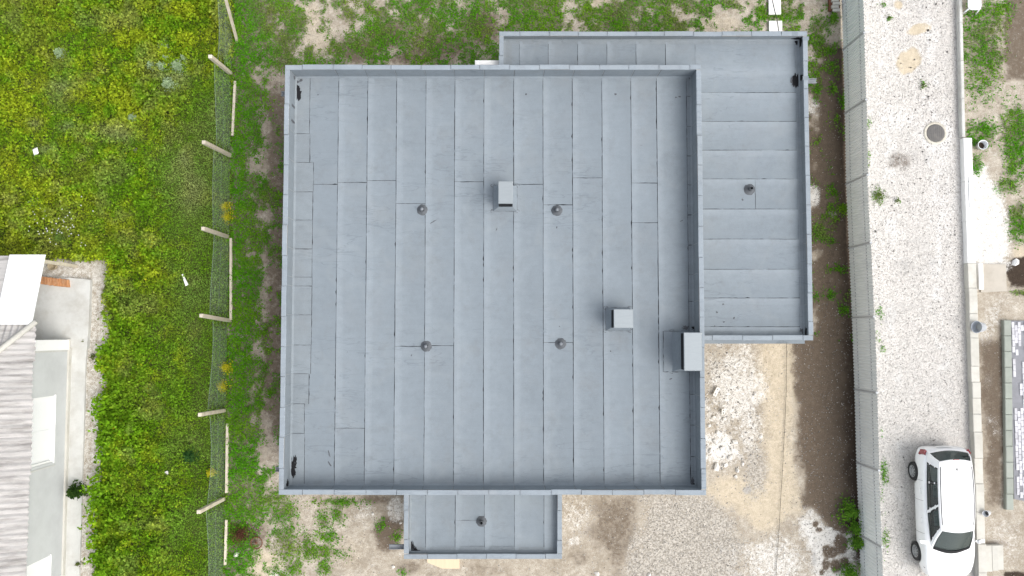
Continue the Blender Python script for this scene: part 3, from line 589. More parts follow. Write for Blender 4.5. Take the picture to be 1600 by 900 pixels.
for i in range(13):
    y1 = min(at(470, LY[i], HF).y, iy1 - .01); y0 = max(at(470, LY[i + 1], HF).y, iy0 + .01); xe = at(LXE[i], (LY[i] + LY[i + 1]) / 2, HF).x
    flash_x(roofA, ix0, xe, y0 + .003, y1 - .003, HF + .004, HT - .006)
    bead(roofA, [(xe + .004, y0), (xe + .004, y1)], HF + .008, .005, .017, gap=.15)
    if i: bead(roofA, [(ix0 + .06, y1), (xe, y1)], HF + .022, .004, .011, gap=.2, blob=.02)
RY = [104, 151, 198, 244, 289, 336, 383, 429, 471, 522, 578, 616, 664, 713, 770]
for i in range(14):
    y1 = min(at(1080, RY[i], HF).y, iy1 - .01); y0 = max(at(1080, RY[i + 1], HF).y, iy0 + .01); xe = 5.265
    flash_x(roofA, ix1, xe, y0 + .003, y1 - .003, HF + .004, HT - .006)
    bead(roofA, [(xe - .004, y0), (xe - .004, y1)], HF + .008, .005, .016, gap=.15)
    if i: bead(roofA, [(ix1 - .02, y1), (xe, y1)], HF + .022, .006, .02, gap=.1)
def caps(part, x0, x1, y0, y1, z, along, seg=0.88, off=0.4):
    """cap sheets along a parapet top, each lapped a little over the next"""
    a0, a1 = (x0, x1) if along == 'x' else (y0, y1); c = a0; first = True; k = 0
    while c < a1 - 0.02:
        e = min(a1, c + (off if first else seg) + random.uniform(-.03, .03))
        if a1 - e < 0.25: e = a1
        first = False; dz = 0.012 + random.uniform(-.002, .002); bl = B(); j = [random.uniform(-.008, .008) for _ in range(4)]
        if along == 'x': bl.obox(((c + e) / 2, (y0 + y1) / 2 + j[0], z + dz / 2 - .012), ((e - c) / 2 - .002, 0, 0), (0, (y1 - y0) / 2 + .004 + j[1] * .5, 0), (0, 0, dz / 2 + .012), .008)
        else: bl.obox(((x0 + x1) / 2 + j[0], (c + e) / 2, z + dz / 2 - .012), ((x1 - x0) / 2 + .004 + j[1] * .5, 0, 0), (0, (e - c) / 2 - .002, 0), (0, 0, dz / 2 + .012), .008)
        child(bl, 'cap_sheet', M['cap'], part)
        if e < a1:
            if along == 'x': bead(part, [(e, y0), (e, y1)], z + .0135, .002, .006, .04, .5)
            else: bead(part, [(x0, e), (x1, e)], z + .0135, .002, .006, .04, .5)
        c = e
zc = HT + .004
caps(roofA, HX0, HX1, HY1 - PW, HY1, zc, 'x', off=.5); caps(roofA, HX0, HX1, HY0, HY0 + PW, zc, 'x', off=.7)
caps(roofA, HX0, HX0 + PW, HY0 + PW + .014, HY1 - PW - .014, zc, 'y', off=.6); caps(roofA, HX1 - PW, HX1, HY0 + PW + .014, HY1 - PW - .014, zc, 'y', off=.6)
# annex roof
bx0, bx1, by0, by1 = AX0 + PW, AX1 - PW, AY0 + PW, AY1 - PW
ybr = at(1100, 110, AF).y
vx = [bx0] + [at(p, 80, AF).x for p in (812, 857, 903, 948.5, 994, 1040, 1086)]
for i in range(7):
    strip(roofB, vx[i], vx[i + 1], HY1 + .01, by1 - .0, AF, n=3)
    if i: bead(roofB, [(vx[i] - .004, HY1 + .05), (vx[i] - .004, by1 - .05)], AF + .003, .008, .018, gap=.08)
hy = [at(1150, p, AF).y for p in (110.5, 145, 190, 235, 280, 327, 374, 421, 466, 511)] + [by0]
xa = HX1 + .01
strip(roofB, hy[0], by1, vx[7], bx1, AF, axis='x'); bead(roofB, [(vx[7], HY1 + .1), (vx[7], by1 - .05)], AF + .003, .003, .010, gap=.4)
for i in range(10):
    cuts = {4: [at(1180, 300, AF).x]}.get(i, [])
    ed = [xa] + cuts + [bx1]
    for k in range(len(ed) - 1): strip(roofB, hy[i + 1], hy[i], ed[k] + .002, ed[k + 1] - .002, AF, axis='x', lap=-1)
    bead(roofB, [(xa, hy[i] + .004), (bx1 - .05, hy[i] + .004)], AF + .003, .010, .022, gap=.04)
    for c in cuts: bead(roofB, [(c, hy[i + 1]), (c, hy[i])], AF + .008, .003, .010, gap=.3)
yy = by0
while yy < by1 - .05:
    y2 = min(yy + 0.92, by1); y2 = by1 if by1 - y2 < .3 else y2
    flash_x(roofB, bx1, bx1 - .13, yy + .003, y2 - .003, AF + .004, AT - .006); yy = y2
xx = bx0
while xx < bx1 - .05:
    x2 = min(xx + .9, bx1); x2 = bx1 if bx1 - x2 < .3 else x2; upstand_y(roofB, by1, xx + .003, x2 - .003, AF + .006, AT - .004, -1, 'flash'); xx = x2
for k in range(3): upstand_y(roofB, by0, HX1 + .01 + k * 1.08, HX1 + 1.08 * (k + 1), AF + .006, AT - .004, 1, 'flash')
flash_x(roofB, bx0, bx0 + .25, HY1 + .02, by1 - .02, AF + .004, AT - .006)
za = AT + .004
caps(roofB, AX0, AX1, AY1 - PW, AY1, za, 'x', off=.6); caps(roofB, AX1 - PW, AX1, AY0 + PW + .014, AY1 - PW - .014, za, 'y'); caps(roofB, HX1 + .02, AX1, AY0, AY0 + PW, za, 'x'); caps(roofB, AX0, AX0 + PW, HY1 + .02, AY1 - PW - .014, za, 'y', off=.5)
# porch roof
cx0, cx1, cy0, cy1 = PX0 + PW, PX1 - PW, PY0 + PW, PY1 - .01
vx = [cx0] + [at(p, 820, PF).x for p in (665.6, 711.6, 757.5, 804.4, 850.4)] + [cx1]
for i in range(6):
    ed = [cy0, cy1]
    if i == 2: ed = [cy0, at(730, 813, PF).y, cy1]
    for k in range(len(ed) - 1): strip(roofC, vx[i], vx[i + 1], ed[k] + .002, ed[k + 1] - .002, PF, n=3)
    if i: bead(roofC, [(vx[i] - .004, cy0 + .03), (vx[i] - .004, cy1)], PF + .003, .008, .020, gap=.06)
    upstand_y(roofC, cy0, vx[i] + .003, vx[i + 1] - .003, PF + .004, PT - .004, 1, 'flash')
bead(roofC, [(vx[2], at(730, 813, PF).y), (vx[3], at(730, 813, PF).y)], PF + .006, .004, .010, gap=.2)
bead(roofC, [(vx[2], cy0 + .17), (vx[4], cy0 + .17)], PF + .008, .003, .007, gap=.4)
flash_x(roofC, cx0, cx0 + .06, cy0 + .02, cy1, PF + .004, PT - .006); flash_x(roofC, cx1, cx1 - .1, cy0 + .02, cy1, PF + .004, PT - .006)
zp = PT + .004
caps(roofC, PX0, PX1, PY0, PY0 + PW, zp, 'x', off=.7); caps(roofC, PX0, PX0 + PW, PY0 + PW + .014, PY1 - .01, zp, 'y'); caps(roofC, PX1 - PW, PX1, PY0 + PW + .014, PY1 - .01, zp, 'y')
# bitumen smears left by the torch
def smear(part, px, py, z, rx, ry, mat='bitumen', rot=0, k=26, rag=0.35, dirn=None):
    c = at(px, py, z); a = R(rot); v = [(c.x, c.y, z + .004)]; 
    for i in range(k):
        t = 2 * math.pi * i / k; q = 1 + random.uniform(-rag, rag); x, y = rx * q * math.cos(t), ry * q * math.sin(t)
        v.append((c.x + x * math.cos(a) - y * math.sin(a), c.y + x * math.sin(a) + y * math.cos(a), z))
    bl = B(); bl.add(v, [(0, i + 1, (i + 1) % k + 1) for i in range(k)]); return child(bl, 'bitumen_patch', M[mat], part)
fz = HF + .026
smear(roofA, 465.5, 146, fz, .09, .22, rag=.35); smear(roofA, 463.5, 140, fz + .001, .05, .12, rag=.4); smear(roofA, 467, 151, fz + .001, .06, .10, rag=.4); smear(roofA, 465, 128, fz, .05, .04, 'smudge', 30); smear(roofA, 470, 125.5, fz, .06, .035, 'smudge', 30)
for q in range(9): smear(roofA, 452.5 + random.uniform(0, 11), 716 + q * 3.2, fz + .001 * q, random.uniform(.012, .05), random.uniform(.06, .15), rot=random.uniform(-10, 25), rag=.5, k=14)
smear(roofA, 458, 731, fz + .002, .075, .17, rag=.45); smear(roofA, 454, 722, fz + .003, .04, .13, rag=.4); smear(roofA, 462, 720, fz + .0035, .03, .12, rag=.5); smear(roofA, 484, 117, fz, .025, .03); 
smear(roofA, 1080, 120, fz, .07, .09, 'smudge', rag=.5); smear(roofA, 1086, 760, fz, .10, .07, 'bitumen', rag=.5); smear(roofA, 1082, 752, fz, .05, .09, 'smudge', rag=.5)
for p_, q_, a_, c_, d_ in ((1065, 345, .05, .012, 25), (676, 347, .13, .014, 30), (514, 708, .02, .1, 15), (515, 725, .02, .08, 35), (962, 147, .04, .03, 0), (1062, 151, .04, .02, 0), (1056, 152, .03, .02, 0), (822, 147, .03, .03, 0), (643, 555, .03, .015, 60), (870, 355, .02, .03, 0), (954, 549, .02, .02, 0), (874, 510, .02, .02, 0), (497, 148, .02, .02, 0), (1048, 592, .05, .015, 20), (776, 358, .012, .06, -20)):
    smear(roofA, p_, q_, HF + .008, a_, c_, 'smudge', d_, 12, .4)
for wx, wy in ((453, 165), (453, 190)):     # small nailed tabs at the west upstand
    smear(roofA, wx + 2, wy, HF + .03, .05, .035, 'smudge', 0, 10, .3)
fa = AF + .024
smear(roofB, 1246, 61, fa, .10, .09, rag=.45); smear(roofB, 1249, 67, fa + .001, .04, .14, rag=.3); smear(roofB, 1240, 60, fa, .09, .03, rag=.4); smear(roofB, 1247, 125, fa, .05, .18, rag=.3); smear(roofB, 1241, 127, fa - .004, .09, .16, 'smudge', rag=.4); smear(roofB, 1251, 121, fa + .002, .10, .035, rot=50, rag=.3)
smear(roofB, 1259, 518, AF + .024, .035, .10, rag=.35); smear(roofB, 1254, 516, AF + .024, .08, .08, 'smudge', rag=.6); smear(roofB, 786, 57, fa, .04, .06, 'smudge', rag=.5)
for p_, q_ in ((1117, 510), (1130, 475), (1131, 503), (1147, 497), (1120, 488), (1160, 312)): smear(roofB, p_, q_, AF + .008, .03, .03, 'smudge', 0, 12, .4)
for q in range(10): smear(roofC, 641 + q * 1.2, 862 - abs(5 - q) * .6 - (9 - q) * 1.3, PF + .018 + .0006 * q, .012, random.uniform(.04, .22) * (1.15 - q / 11), rot=random.uniform(0, 14), rag=.4, k=12)
smear(roofC, 648, 861, PF + .025, .14, .035, rag=.5); smear(roofC, 643, 852, PF + .0255, .05, .15, rot=8, rag=.5); smear(roofC, 868, 862, PF + .02, .05, .05, 'smudge', rag=.5)
for x_, y_, z_, d_ in ((1263, 122, za, 'x'), (1263, 60, za, 'x'), (1246, 53, za, 'y')):     # dark cap overlaps at the smears
    c = at(x_ - 4, y_, z_ + .015); bl = B(); bl.box(c.x - .09, c.x + .09, c.y - .06, c.y + .06, z_ + .0125, z_ + .0165); child(bl, 'cap_sheet', M['membrane'], roofB)
def wallsmear(part, axis, pos, u0, z0, ru, rz, mat='bitumen', rag=.35, k=18):
    v = [(pos, u0, z0) if axis == 'x' else (u0, pos, z0)]
    for i in range(k):
        t = 2 * math.pi * i / k; q = 1 + random.uniform(-rag, rag); u, z_ = u0 + ru * q * math.cos(t), z0 + rz * q * math.sin(t); v.append((pos, u, z_) if axis == 'x' else (u, pos, z_))
    bl = B(); bl.add(v, [(0, i + 1, (i + 1) % k + 1) for i in range(k)]); return child(bl, 'bitumen_patch', M[mat], part)
wallsmear(roofB, 'x', bx1 - .010, at(1250, 64, 3.05).y, AF + .15, .20, .13); wallsmear(roofB, 'y', by1 - .012, bx1 - .12, AF + .13, .14, .10); wallsmear(roofB, 'x', bx1 - .010, at(1252, 121, 3.05).y, AF + .16, .09, .13)
smear(roofB, 1244.5, 66, fa, .05, .10, rag=.4); smear(roofB, 1243, 126, fa + .002, .09, .20, rag=.3); wallsmear(roofB, 'x', bx1 - .010, at(1261, 518, 3.0).y, AF + .13, .12, .10)
wallsmear(roofA, 'x', ix0 + .010, at(457, 166, 3.5).y, HF + .25, .05, .18, 'smudge'); wallsmear(roofA, 'x', ix0 + .010, at(457, 190, 3.5).y, HF + .25, .05, .18, 'smudge'); wallsmear(roofA, 'x', ix0 + .010, at(447, 755, 3.5).y, HF + .3, .10, .12); wallsmear(roofA, 'x', ix0 + .010, at(457, 120, 3.5).y, HF + .15, .05, .10, 'smudge')
# roof vents
def vent(px, py, z, part_label=None, open_top=False, r=.165):
    c = at(px, py, z); M_ = None
    bl = B(); n = 22; prof = [(r, z + .008), (r * .92, z + .022), (r * .5, z + .05), (.062, z + .085)]
    v = []; f = []
    for r_, z_ in prof:
        for k in range(n):
            q = r_ * (1 + (random.uniform(-.07, .07) if r_ > .1 else 0)); v.append((c.x + q * math.cos(2 * math.pi * k / n), c.y + q * math.sin(2 * math.pi * k / n), z_))
    for i in range(len(prof) - 1):
        for k in range(n): f.append((i * n + k, i * n + (k + 1) % n, (i + 1) * n + (k + 1) % n, (i + 1) * n + k))
    bl.add(v, f, True); col = bl.build('roof_vent', M['rubber'], house)
    p = B()
    if open_top:
        p.lathe((c.x, c.y, z), [(.052, .05), (.052, .26), (.042, .26), (.042, .06)], 16)
        o = p.build('vent_pipe', M['rubber'], None); 
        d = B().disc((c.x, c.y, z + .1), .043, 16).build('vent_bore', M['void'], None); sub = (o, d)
    else:
        p.lathe((c.x, c.y, z), [(.036, .05), (.036, .17), (.05, .17), (.052, .18), (.03, .20), (.0, .205)], 16)
        sub = (p.build('vent_cowl', M['pipe'], None),)
    for o in sub: o.parent = col
for p in ((660, 328), (870, 329), (666, 541), (876, 537)): vent(*p, HF)
vent(1171, 296, AF, open_top=True, r=.17); vent(752.5, 814.5, PF, open_top=True, r=.16)
# chimneys: membrane collar, shaft, lid on four stubs
def chimney(fx0, fx1, fy0, fy1, sx0, sx1, sy0, sy1, z0, zs, lx0, lx1, ly0, ly1, zl, lidmat='lid', sill=0.22):
    root = B()
    v = [(fx0, fy0, z0 + .012), (fx1, fy0, z0 + .012), (fx1, fy1, z0 + .012), (fx0, fy1, z0 + .012), (sx0, sy0, z0 + sill), (sx1, sy0, z0 + sill), (sx1, sy1, z0 + sill), (sx0, sy1, z0 + sill), (sx0, sy0, zs), (sx1, sy0, zs), (sx1, sy1, zs), (sx0, sy1, zs)]
    f = [(k + a, (k + 1) % 4 + a, (k + 1) % 4 + 4 + a, k + 4 + a) for a in (0, 4) for k in range(4)]
    root.add(v, f); o = root.build('chimney', M['membrane'], house)
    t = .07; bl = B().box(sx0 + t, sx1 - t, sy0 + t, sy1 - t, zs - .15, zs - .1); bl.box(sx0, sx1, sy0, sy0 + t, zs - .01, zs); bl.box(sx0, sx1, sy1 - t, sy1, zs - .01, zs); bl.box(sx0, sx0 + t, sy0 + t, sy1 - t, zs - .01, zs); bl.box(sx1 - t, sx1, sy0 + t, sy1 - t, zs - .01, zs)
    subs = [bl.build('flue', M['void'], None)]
    bl = B()
    for x_ in (sx0 + .03, sx1 - .03):
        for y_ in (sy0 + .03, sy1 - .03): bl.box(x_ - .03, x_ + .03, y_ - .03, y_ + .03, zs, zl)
    bl.box(sx0 + .012, sx1 - .012, sy0 + .012, sy1 - .012, zs + .001, zl)  # black block fills the gap, its colour stands in for the shaded opening
    subs.append(bl.build('lid_gap_fill', M['void'], None))
    bl = B(); bl.obox(((lx0 + lx1) / 2, (ly0 + ly1) / 2, zl + .03), ((lx1 - lx0) / 2, 0, 0), (0, (ly1 - ly0) / 2, 0), (0, 0, .03), .012)
    subs.append(bl.build('lid', M[lidmat], None))
    for s in subs: s.parent = o
    # ragged bitumen round the foot
    for k in range(4):
        cx, cy = ((fx0, fy0), (fx1, fy0), (fx1, fy1), (fx0, fy1))[k]
        pts = [(cx + .07 * math.cos(q), cy + .05 * math.sin(q)) for q in np.linspace(0, 5, 9)]
        bead(roofA, pts, z0 + .014, .006, .018, .03, .25, name='foot_bead', mat='smudge')
    bead(roofA, [(fx0, fy0), (fx1, fy0), (fx1, fy1), (fx0, fy1), (fx0, fy0)], z0 + .0125, .006, .016, .06, .3, name='foot_bead', mat='smudge')
    return o
def A2(px, py, z): p = at(px, py, z); return p.x, p.y
zl = HF + .86
x0, y1 = A2(778.5, 283, zl + .06); x1, y0 = A2(801.5, 318, zl + .06); f0, g1 = A2(770.5, 290, HF); f1, g0 = A2(808, 330, HF)
chimney(f0, f1, g0, g1, x0 + .01, x1 - .01, y0 + .012, y1 - .012, HF, HF + .24, x0, x1, y0, y1, zl)
zl = HF + .84
x0, y1 = A2(959, 483, zl + .06); x1, y0 = A2(989.5, 512.5, zl + .06); f0, g1 = A2(946, 481, HF); f1, g0 = A2(985, 517, HF)
chimney(f0, max(f1, x1 + .03), g0, g1, x0 + .01, x1 - .01, y0 + .012, y1 - .012, HF, HF + .24, x0, x1, y0, y1, zl)
zl = HT + .34
x0, y1 = A2(1068.5, 519.5, zl + .06); x1, y0 = A2(1097.5, 579.5, zl + .06); f0, g1 = A2(1036, 517.5, HF); f1, g0 = A2(1064, 581, HF)
xw = x0 + .03
chimney(f0 + .26, ix1 - .002, g0, g1, xw, ix1 - .01, y0 + .02, y1 - .02, HF, HF + .52, x0, x1, y0, y1, zl, sill=.3)
bl = B(); bl.box(ix1 + .004, x1 - .03, y0 + .06, y1 - .06, HT + .02, zl); bl.build('chimney', M['membrane'], house)
bl = B(); bl.obox(((f0 + xw) / 2 - .02, (g0 + g1) / 2, HF + .012), ((xw - f0) / 2 + .02, 0, 0), (0, (g1 - g0) / 2, 0), (0, 0, .012)); child(bl, 'flashing_sheet', M['membrane'], roofA)
bead(roofA, [(f0, g0), (f0, g1)], HF + .0245, .008, .02, gap=.1); bead(roofA, [(f0, g1), (xw, g1)], HF + .0245, .004, .014, .05, gap=.3); bead(roofA, [(f0, g0), (xw, g0)], HF + .0245, .004, .014, .05, gap=.3)
smear(roofA, 1087, 513, HF + .05, .10, .10, rag=.5); smear(roofA, 1072, 512, HF + .03, .10, .05, 'smudge', rag=.5)
bead(roofA, [A2(*p, HF) for p in ((1031, 531), (1036, 532))], HF + .01, .006, .012, .03)
# scuppers
def scup(x_edge, y_, z, L, s):
    bl = B(); a, b_ = (x_edge - L, x_edge) if s < 0 else (x_edge, x_edge + L)
    bl.box(a, b_, y_ - .07, y_ + .07, z - .02, z); bl.box(a, b_, y_ - .07, y_ - .05, z, z + .06); bl.box(a, b_, y_ + .05, y_ + .07, z, z + .06); bl.build('scupper', M['pipe'], house)
scup(HX0 + .02, at(440, 147, 3.2).y, 3.2, .32, -1); scup(HX0 + .02, at(430, 733, 3.2).y, 3.2, .32, -1)
scup(AX1 - .02, at(1268, 127, 2.85).y, 2.85, .40, 1); scup(PX0 + .02, at(620, 854, 2.7).y, 2.7, .50, -1)

# ------------------------------------------------------------------ neighbour's house
NX, NZ, NE = -14.80, 2.55, -14.58           # wall face, eave height, eave line
NY1 = at(60, 531, 1.2).y                    # north end of the rendered wall
nh = thing('neighbour_house', (-17.0, -5.0, 0), 'neighbouring house with pale rendered wall and weathered corrugated sheet roof', 'house')
bl = B(); y_e = -16.0
wins = [(at(85, 722, .95).y, at(85, 618, .95).y), (at(76, 985, .95).y, at(76, 868, .95).y)]
# wall with window openings
zs0, zs1 = 0.92, 2.2; xw0 = NX - .35
segs = [NY1 - .34] + [c for a in wins for c in (a[1], a[0])] + [y_e]
for i in range(0, len(segs) - 1):
    a, c = segs[i + 1], segs[i]
    if i % 2 == 0: bl.box(xw0, NX, a, c, 0, NZ)
    else: bl.box(xw0, NX, a, c, 0, zs0); bl.box(xw0, NX, a, c, zs1, NZ)
bl.build('wall', M['concg'], nh)
B().box(xw0, NX + .03, NY1 - .34, NY1, 0, NZ - .03).build('corner_pilaster', M['white'], nh)
B().box(xw0, NX + .012, NY1 - .40, NY1 - .343, 0, NZ - .03).build('trim_strip', M['conc'], nh)
bl = B(); bl.box(NX - .02, NX + .06, y_e, NY1 + .02, 0, .22); bl.build('plinth', M['concw'], nh)
for a, c in wins:
    f = B(); f.box(NX - .10, NX - .02, a, c, zs0, zs0 + .07); f.box(NX - .10, NX - .02, a, c, zs1 - .07, zs1)
    for y_ in (a, c - .07): f.box(NX - .10, NX - .02, y_, y_ + .07, zs0 + .07, zs1 - .07)
    fo = f.build('window', M['white'], nh)
    for y_, y2 in ((a + .07, (a + c) / 2 - .002), ((a + c) / 2 + .002, c - .07)):
        p = B().box(NX - .07, NX - .06, y_, y2, zs0 + .07, zs1 - .07).build('pane', M['hglass'], None); p.parent = fo
        p = B().box(NX - .085, NX - .075, y_, y2, zs0 + .07, zs1 - .07).build('blind', M['white'], None); p.parent = fo
    s_ = B(); s_.box(NX - .02, NX + .035, a - .03, c + .03, zs0 - .035, zs0 - .002); p = s_.build('sill', M['white'], None); p.parent = fo
    B().box(NX + .001, NX + .014, a - .14, a - .1, zs0 - .1, zs1).build('render_joint', M['conc'], nh)
# corrugated roof: east slope and north hip slope meet on a capped hip
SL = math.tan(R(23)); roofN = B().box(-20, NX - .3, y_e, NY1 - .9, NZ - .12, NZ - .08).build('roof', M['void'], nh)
def wavy(pitch, amp, u): return amp * math.cos(2 * math.pi * u / pitch)
hipc = Vector((NE, NY1 + .52, NZ))            # eave corner
def east_sheet(y0, y1, k):
    bl = B(); n = int((y1 - y0) / .19 * 6); rows = []
    off = random.uniform(-.03, .03); lift = random.uniform(0, .012)
    for i in range(n + 1):
        y = y0 + (y1 - y0) * i / n; d_h = max(0.0, hipc.y - y)      # run available before the hip
        run = min(d_h, 5.0); r = []
        for q in range(5):
            x = NE + off * (1 - q / 4) - run * q / 4; r.append((x, y, NZ + (NE - x) * SL + wavy(.19, .032, y) + lift))
        rows.append(r)
    v = [p for r in rows for p in r]; f = [(i * 5 + j, (i + 1) * 5 + j, (i + 1) * 5 + j + 1, i * 5 + j + 1) for i in range(n) for j in range(4)]
    bl.add(v, f, True); m = bl.mesh('roof_sheet'); m.materials.append(M['asb']); o = bpy.data.objects.new('roof_sheet', m); COL.objects.link(o); o.parent = roofN
y = hipc.y - .02; k = 0
while y > -9.5:
    y0 = y - 1.14; east_sheet(y0, y, k); y = y0 + .0; k += 1
def north_sheet(x0, x1):
    bl = B(); n = int((x1 - x0) / .19 * 6); v = []; f = []
    for i in range(n + 1):
        x = x0 + (x1 - x0) * i / n; run = min(max(0.0, NE - x), 4.0)
        for q in range(5):
            yy_ = hipc.y - run * q / 4; v.append((x, yy_, NZ + (hipc.y - yy_) * SL + wavy(.19, .032, x)))
    f = [(i * 5 + j, i * 5 + j + 1, (i + 1) * 5 + j + 1, (i + 1) * 5 + j) for i in range(n) for j in range(4)]
    bl.add(v, f, True); m = bl.mesh('roof_sheet'); m.materials.append(M['asb']); o = bpy.data.objects.new('roof_sheet', m); COL.objects.link(o); o.parent = roofN
x = NE - .02
while x > -19: north_sheet(x - 1.14, x); x -= 1.14
bl = B(); p0 = hipc + Vector((.05, .05, .03)); p1 = hipc + Vector((-4, -4, 4 * SL + .05)); bl.tube([p0, (p0 + p1) / 2, p1], .085, 10)
m = bl.mesh('hip_cap'); m.materials.append(M['concw']); o = bpy.data.objects.new('hip_cap', m); COL.objects.link(o); o.parent = roofN
# white lean-to canopy over the porch
cA = at(69, 398, 2.02); cB = at(53.5, 505, 2.62)
can = thing('porch_canopy', (cA.x - 1, (cA.y + cB.y) / 2, 0), 'bright white sheet metal canopy sloping down from the corrugated roof', 'canopy')
def canz(y): return 2.66 + (y - cB.y) / (cA.y - cB.y) * (2.04 - 2.66)
def slab(name, mat, x0, x1, y0, y1, up, th, par):
    bl = B(); v = [(x, y_, canz(y_) + up + h) for h in (-th, 0) for x, y_ in ((x0, y0), (x1, y0), (x1, y1), (x0, y1))]
    bl.add(v, [(3, 2, 1, 0), (4, 5, 6, 7), (0, 1, 5, 4), (1, 2, 6, 5), (2, 3, 7, 6), (3, 0, 4, 7)]); return bl.build(name, mat, par)
xe = (cA.x + cB.x) / 2
ysp = at(0, 466, 2.4).y; wsp = at(9, 433, 2.2).x
slab('sheet', M['sheet'], wsp, xe, ysp + .004, cA.y, 0, .03, can); slab('sheet', M['sheet'], xe - 3.6, xe, cB.y - .04, ysp, .004, .03, can)
slab('old_sheet', M['asb'], xe - 3.6, wsp - .01, ysp + .004, cA.y - .03, -.06, .03, can)
for x_ in (xe - .12, xe - 3.3): B().box(x_ - .05, x_ + .05, cA.y - .25, cA.y - .15, .0, canz(cA.y - .2) - .05).build('post', M['wood'], can)
# porch floor, apron, path kerb line
pz = .16
pf = B().prism([at(20, 437, pz).xy, at(109, 434, pz).xy, at(141, 437, pz).xy, at(139, 500, pz).xy, at(136, 545, pz).xy, at(20, 533, pz).xy], -.1, pz).build('porch_floor', M['conc'], None, kind='structure')
ya = at(60, 533, .1).y
B().prism([(NX + .062, ya), (at(136, 546, .08).x, ya - .02), (at(133.5, 570, .08).x, at(133, 570, .08).y), (at(129.5, 720, .08).x, at(130, 720, .08).y), (at(124, 900, .08).x, at(124, 900, .08).y), (at(124, 900, .08).x, -16), (NX + .062, -16)], -.1, .08).build('apron', M['conc'], None, kind='structure')
br = thing('brick_edging', at(86, 440, pz), 'row of orange bricks set on edge along the porch floor', 'bricks')
for i in range(22):
    f_ = i / 21; c = at(56 + 51 * f_, 437 + 6 * f_, pz + .06); bl = B(); j = random.uniform(-.012, .012)
    bl.obox((c.x, c.y + j, pz + .062 + random.uniform(-.006, .006)), (.0185, .003, 0), (-.02, .125, 0), (0, 0, .06 + .012 * (i % 2)), .004); bl.build('brick', M['brick'], br)
c = at(83, 416, .1); bl = B(); bl.lathe((c.x, c.y, 0), [(.0, .0), (.10, .0), (.13, .10), (.15, .2), (.14, .2), (.12, .1), (.09, .04), (0, .04)], 18); bl.build('flower_pot', surf('tan_clay', (.36, .30, .2), .2, 6, 50, .85), None, label='tan clay pot beside the white canopy at the edge of the meadow', cat='pot')

# ------------------------------------------------------------------ net fence on the west side
FX = -9.55
nf = thing('net_fence', (FX, 1.5, 0), 'wire netting fence on bare timber posts beside the meadow', 'fence')
posts = [((362, 116), (328, 88)), ((362, 244), (318, 222)), ((356, 370), (317, 357)), ((360, 501), (314, 493)), ((352, 641), (312, 648)), ((350, 779), (310, 800)), ((349, 925), (308, 955))]
for i, (pb, pt) in enumerate(posts):
    a = at(*pb, -.05); t = at(*pt, 2.5); d = (t - a).normalized(); bl = B(); xx_ = Vector((1, 0, 0)); yv = d.cross(xx_).normalized(); xv = yv.cross(d)
    bl.obox((a + t) / 2, xv * .055, yv * .055, d * ((t - a).length / 2), .008); bl.build('post', M['wood'], nf)
def net(y0, y1, k):
    bl = B(); P = .075; Hn = 1.48; r = .0013; L = y1 - y0; n = int((L + Hn) / P)
    def pt(s, h):     # netting leans and sags a little
        sg = .05 * math.sin(math.pi * (s / L)) * (h / Hn); return Vector((FX - .02 + .06 * math.sin(s * 1.1 + k) * h / Hn, y0 + s, .03 + h * (1 - sg * .9)))
    for sgn in (1, -1):
        for i in range(n + 1):
            s0 = i * P - Hn if sgn > 0 else i * P; pts = []
            for q in range(5):
                h = Hn * q / 4; s = s0 + h if sgn > 0 else s0 - h
                pts.append((s, h))
            c = [p for p in pts if -1e-6 <= p[0] <= L]
            if len(c) < 2: continue
            bl.tube([pt(*p) for p in c], r, 3, False)
    for h in (0.02, .75, Hn): bl.tube([pt(L * q / 10, h) for q in range(11)], .0045 if h > 1 else .002, 4, False)
    bl.build('netting', M['net'], nf)
ysn = [13.6, 11.4] + [at(*p[0], 0).y for p in posts]
for k in range(len(ysn) - 1): net(ysn[k + 1] + .02, ysn[k] - .02, k)
bl = B(); a = at(371, 66, 0); t = at(352, -4, 1.75); d = (t - a).normalized(); yv = d.cross(Vector((1, 0, 0))).normalized(); bl.obox((a + t) / 2, yv.cross(d) * .04, yv * .04, d * ((t - a).length / 2), .006); bl.build('leaning_batten', M['wood'], None, label='pale batten leaning on the net fence beyond its last post', cat='batten')
bats = [((367.5, 127), (363.5, 212), 'pale batten lying under the netting, nearest the leaning batten'), ((361, 372), (361, 500), 'long pale batten lying along the fence foot, midway down the fence'), ((355.5, 662), (354, 770), 'pale batten on the ground level with the lower end of the flat roof'), ((354, 812), (352, 882), 'short pale batten at the fence foot next to the dry shrub')]
for p, q, lb in bats:
    a = at(*p, .1); c = at(*q, .1); d = (c - a); bl = B(); bl.obox(((a + c) / 2).to_tuple()[:2] + (.09,), d.normalized() * (d.length / 2), Vector((d.y, -d.x, 0)).normalized() * .04, (0, 0, .06), .006); bl.build('batten', M['wood'], None, label=lb, cat='batten', group='battens along the net fence')

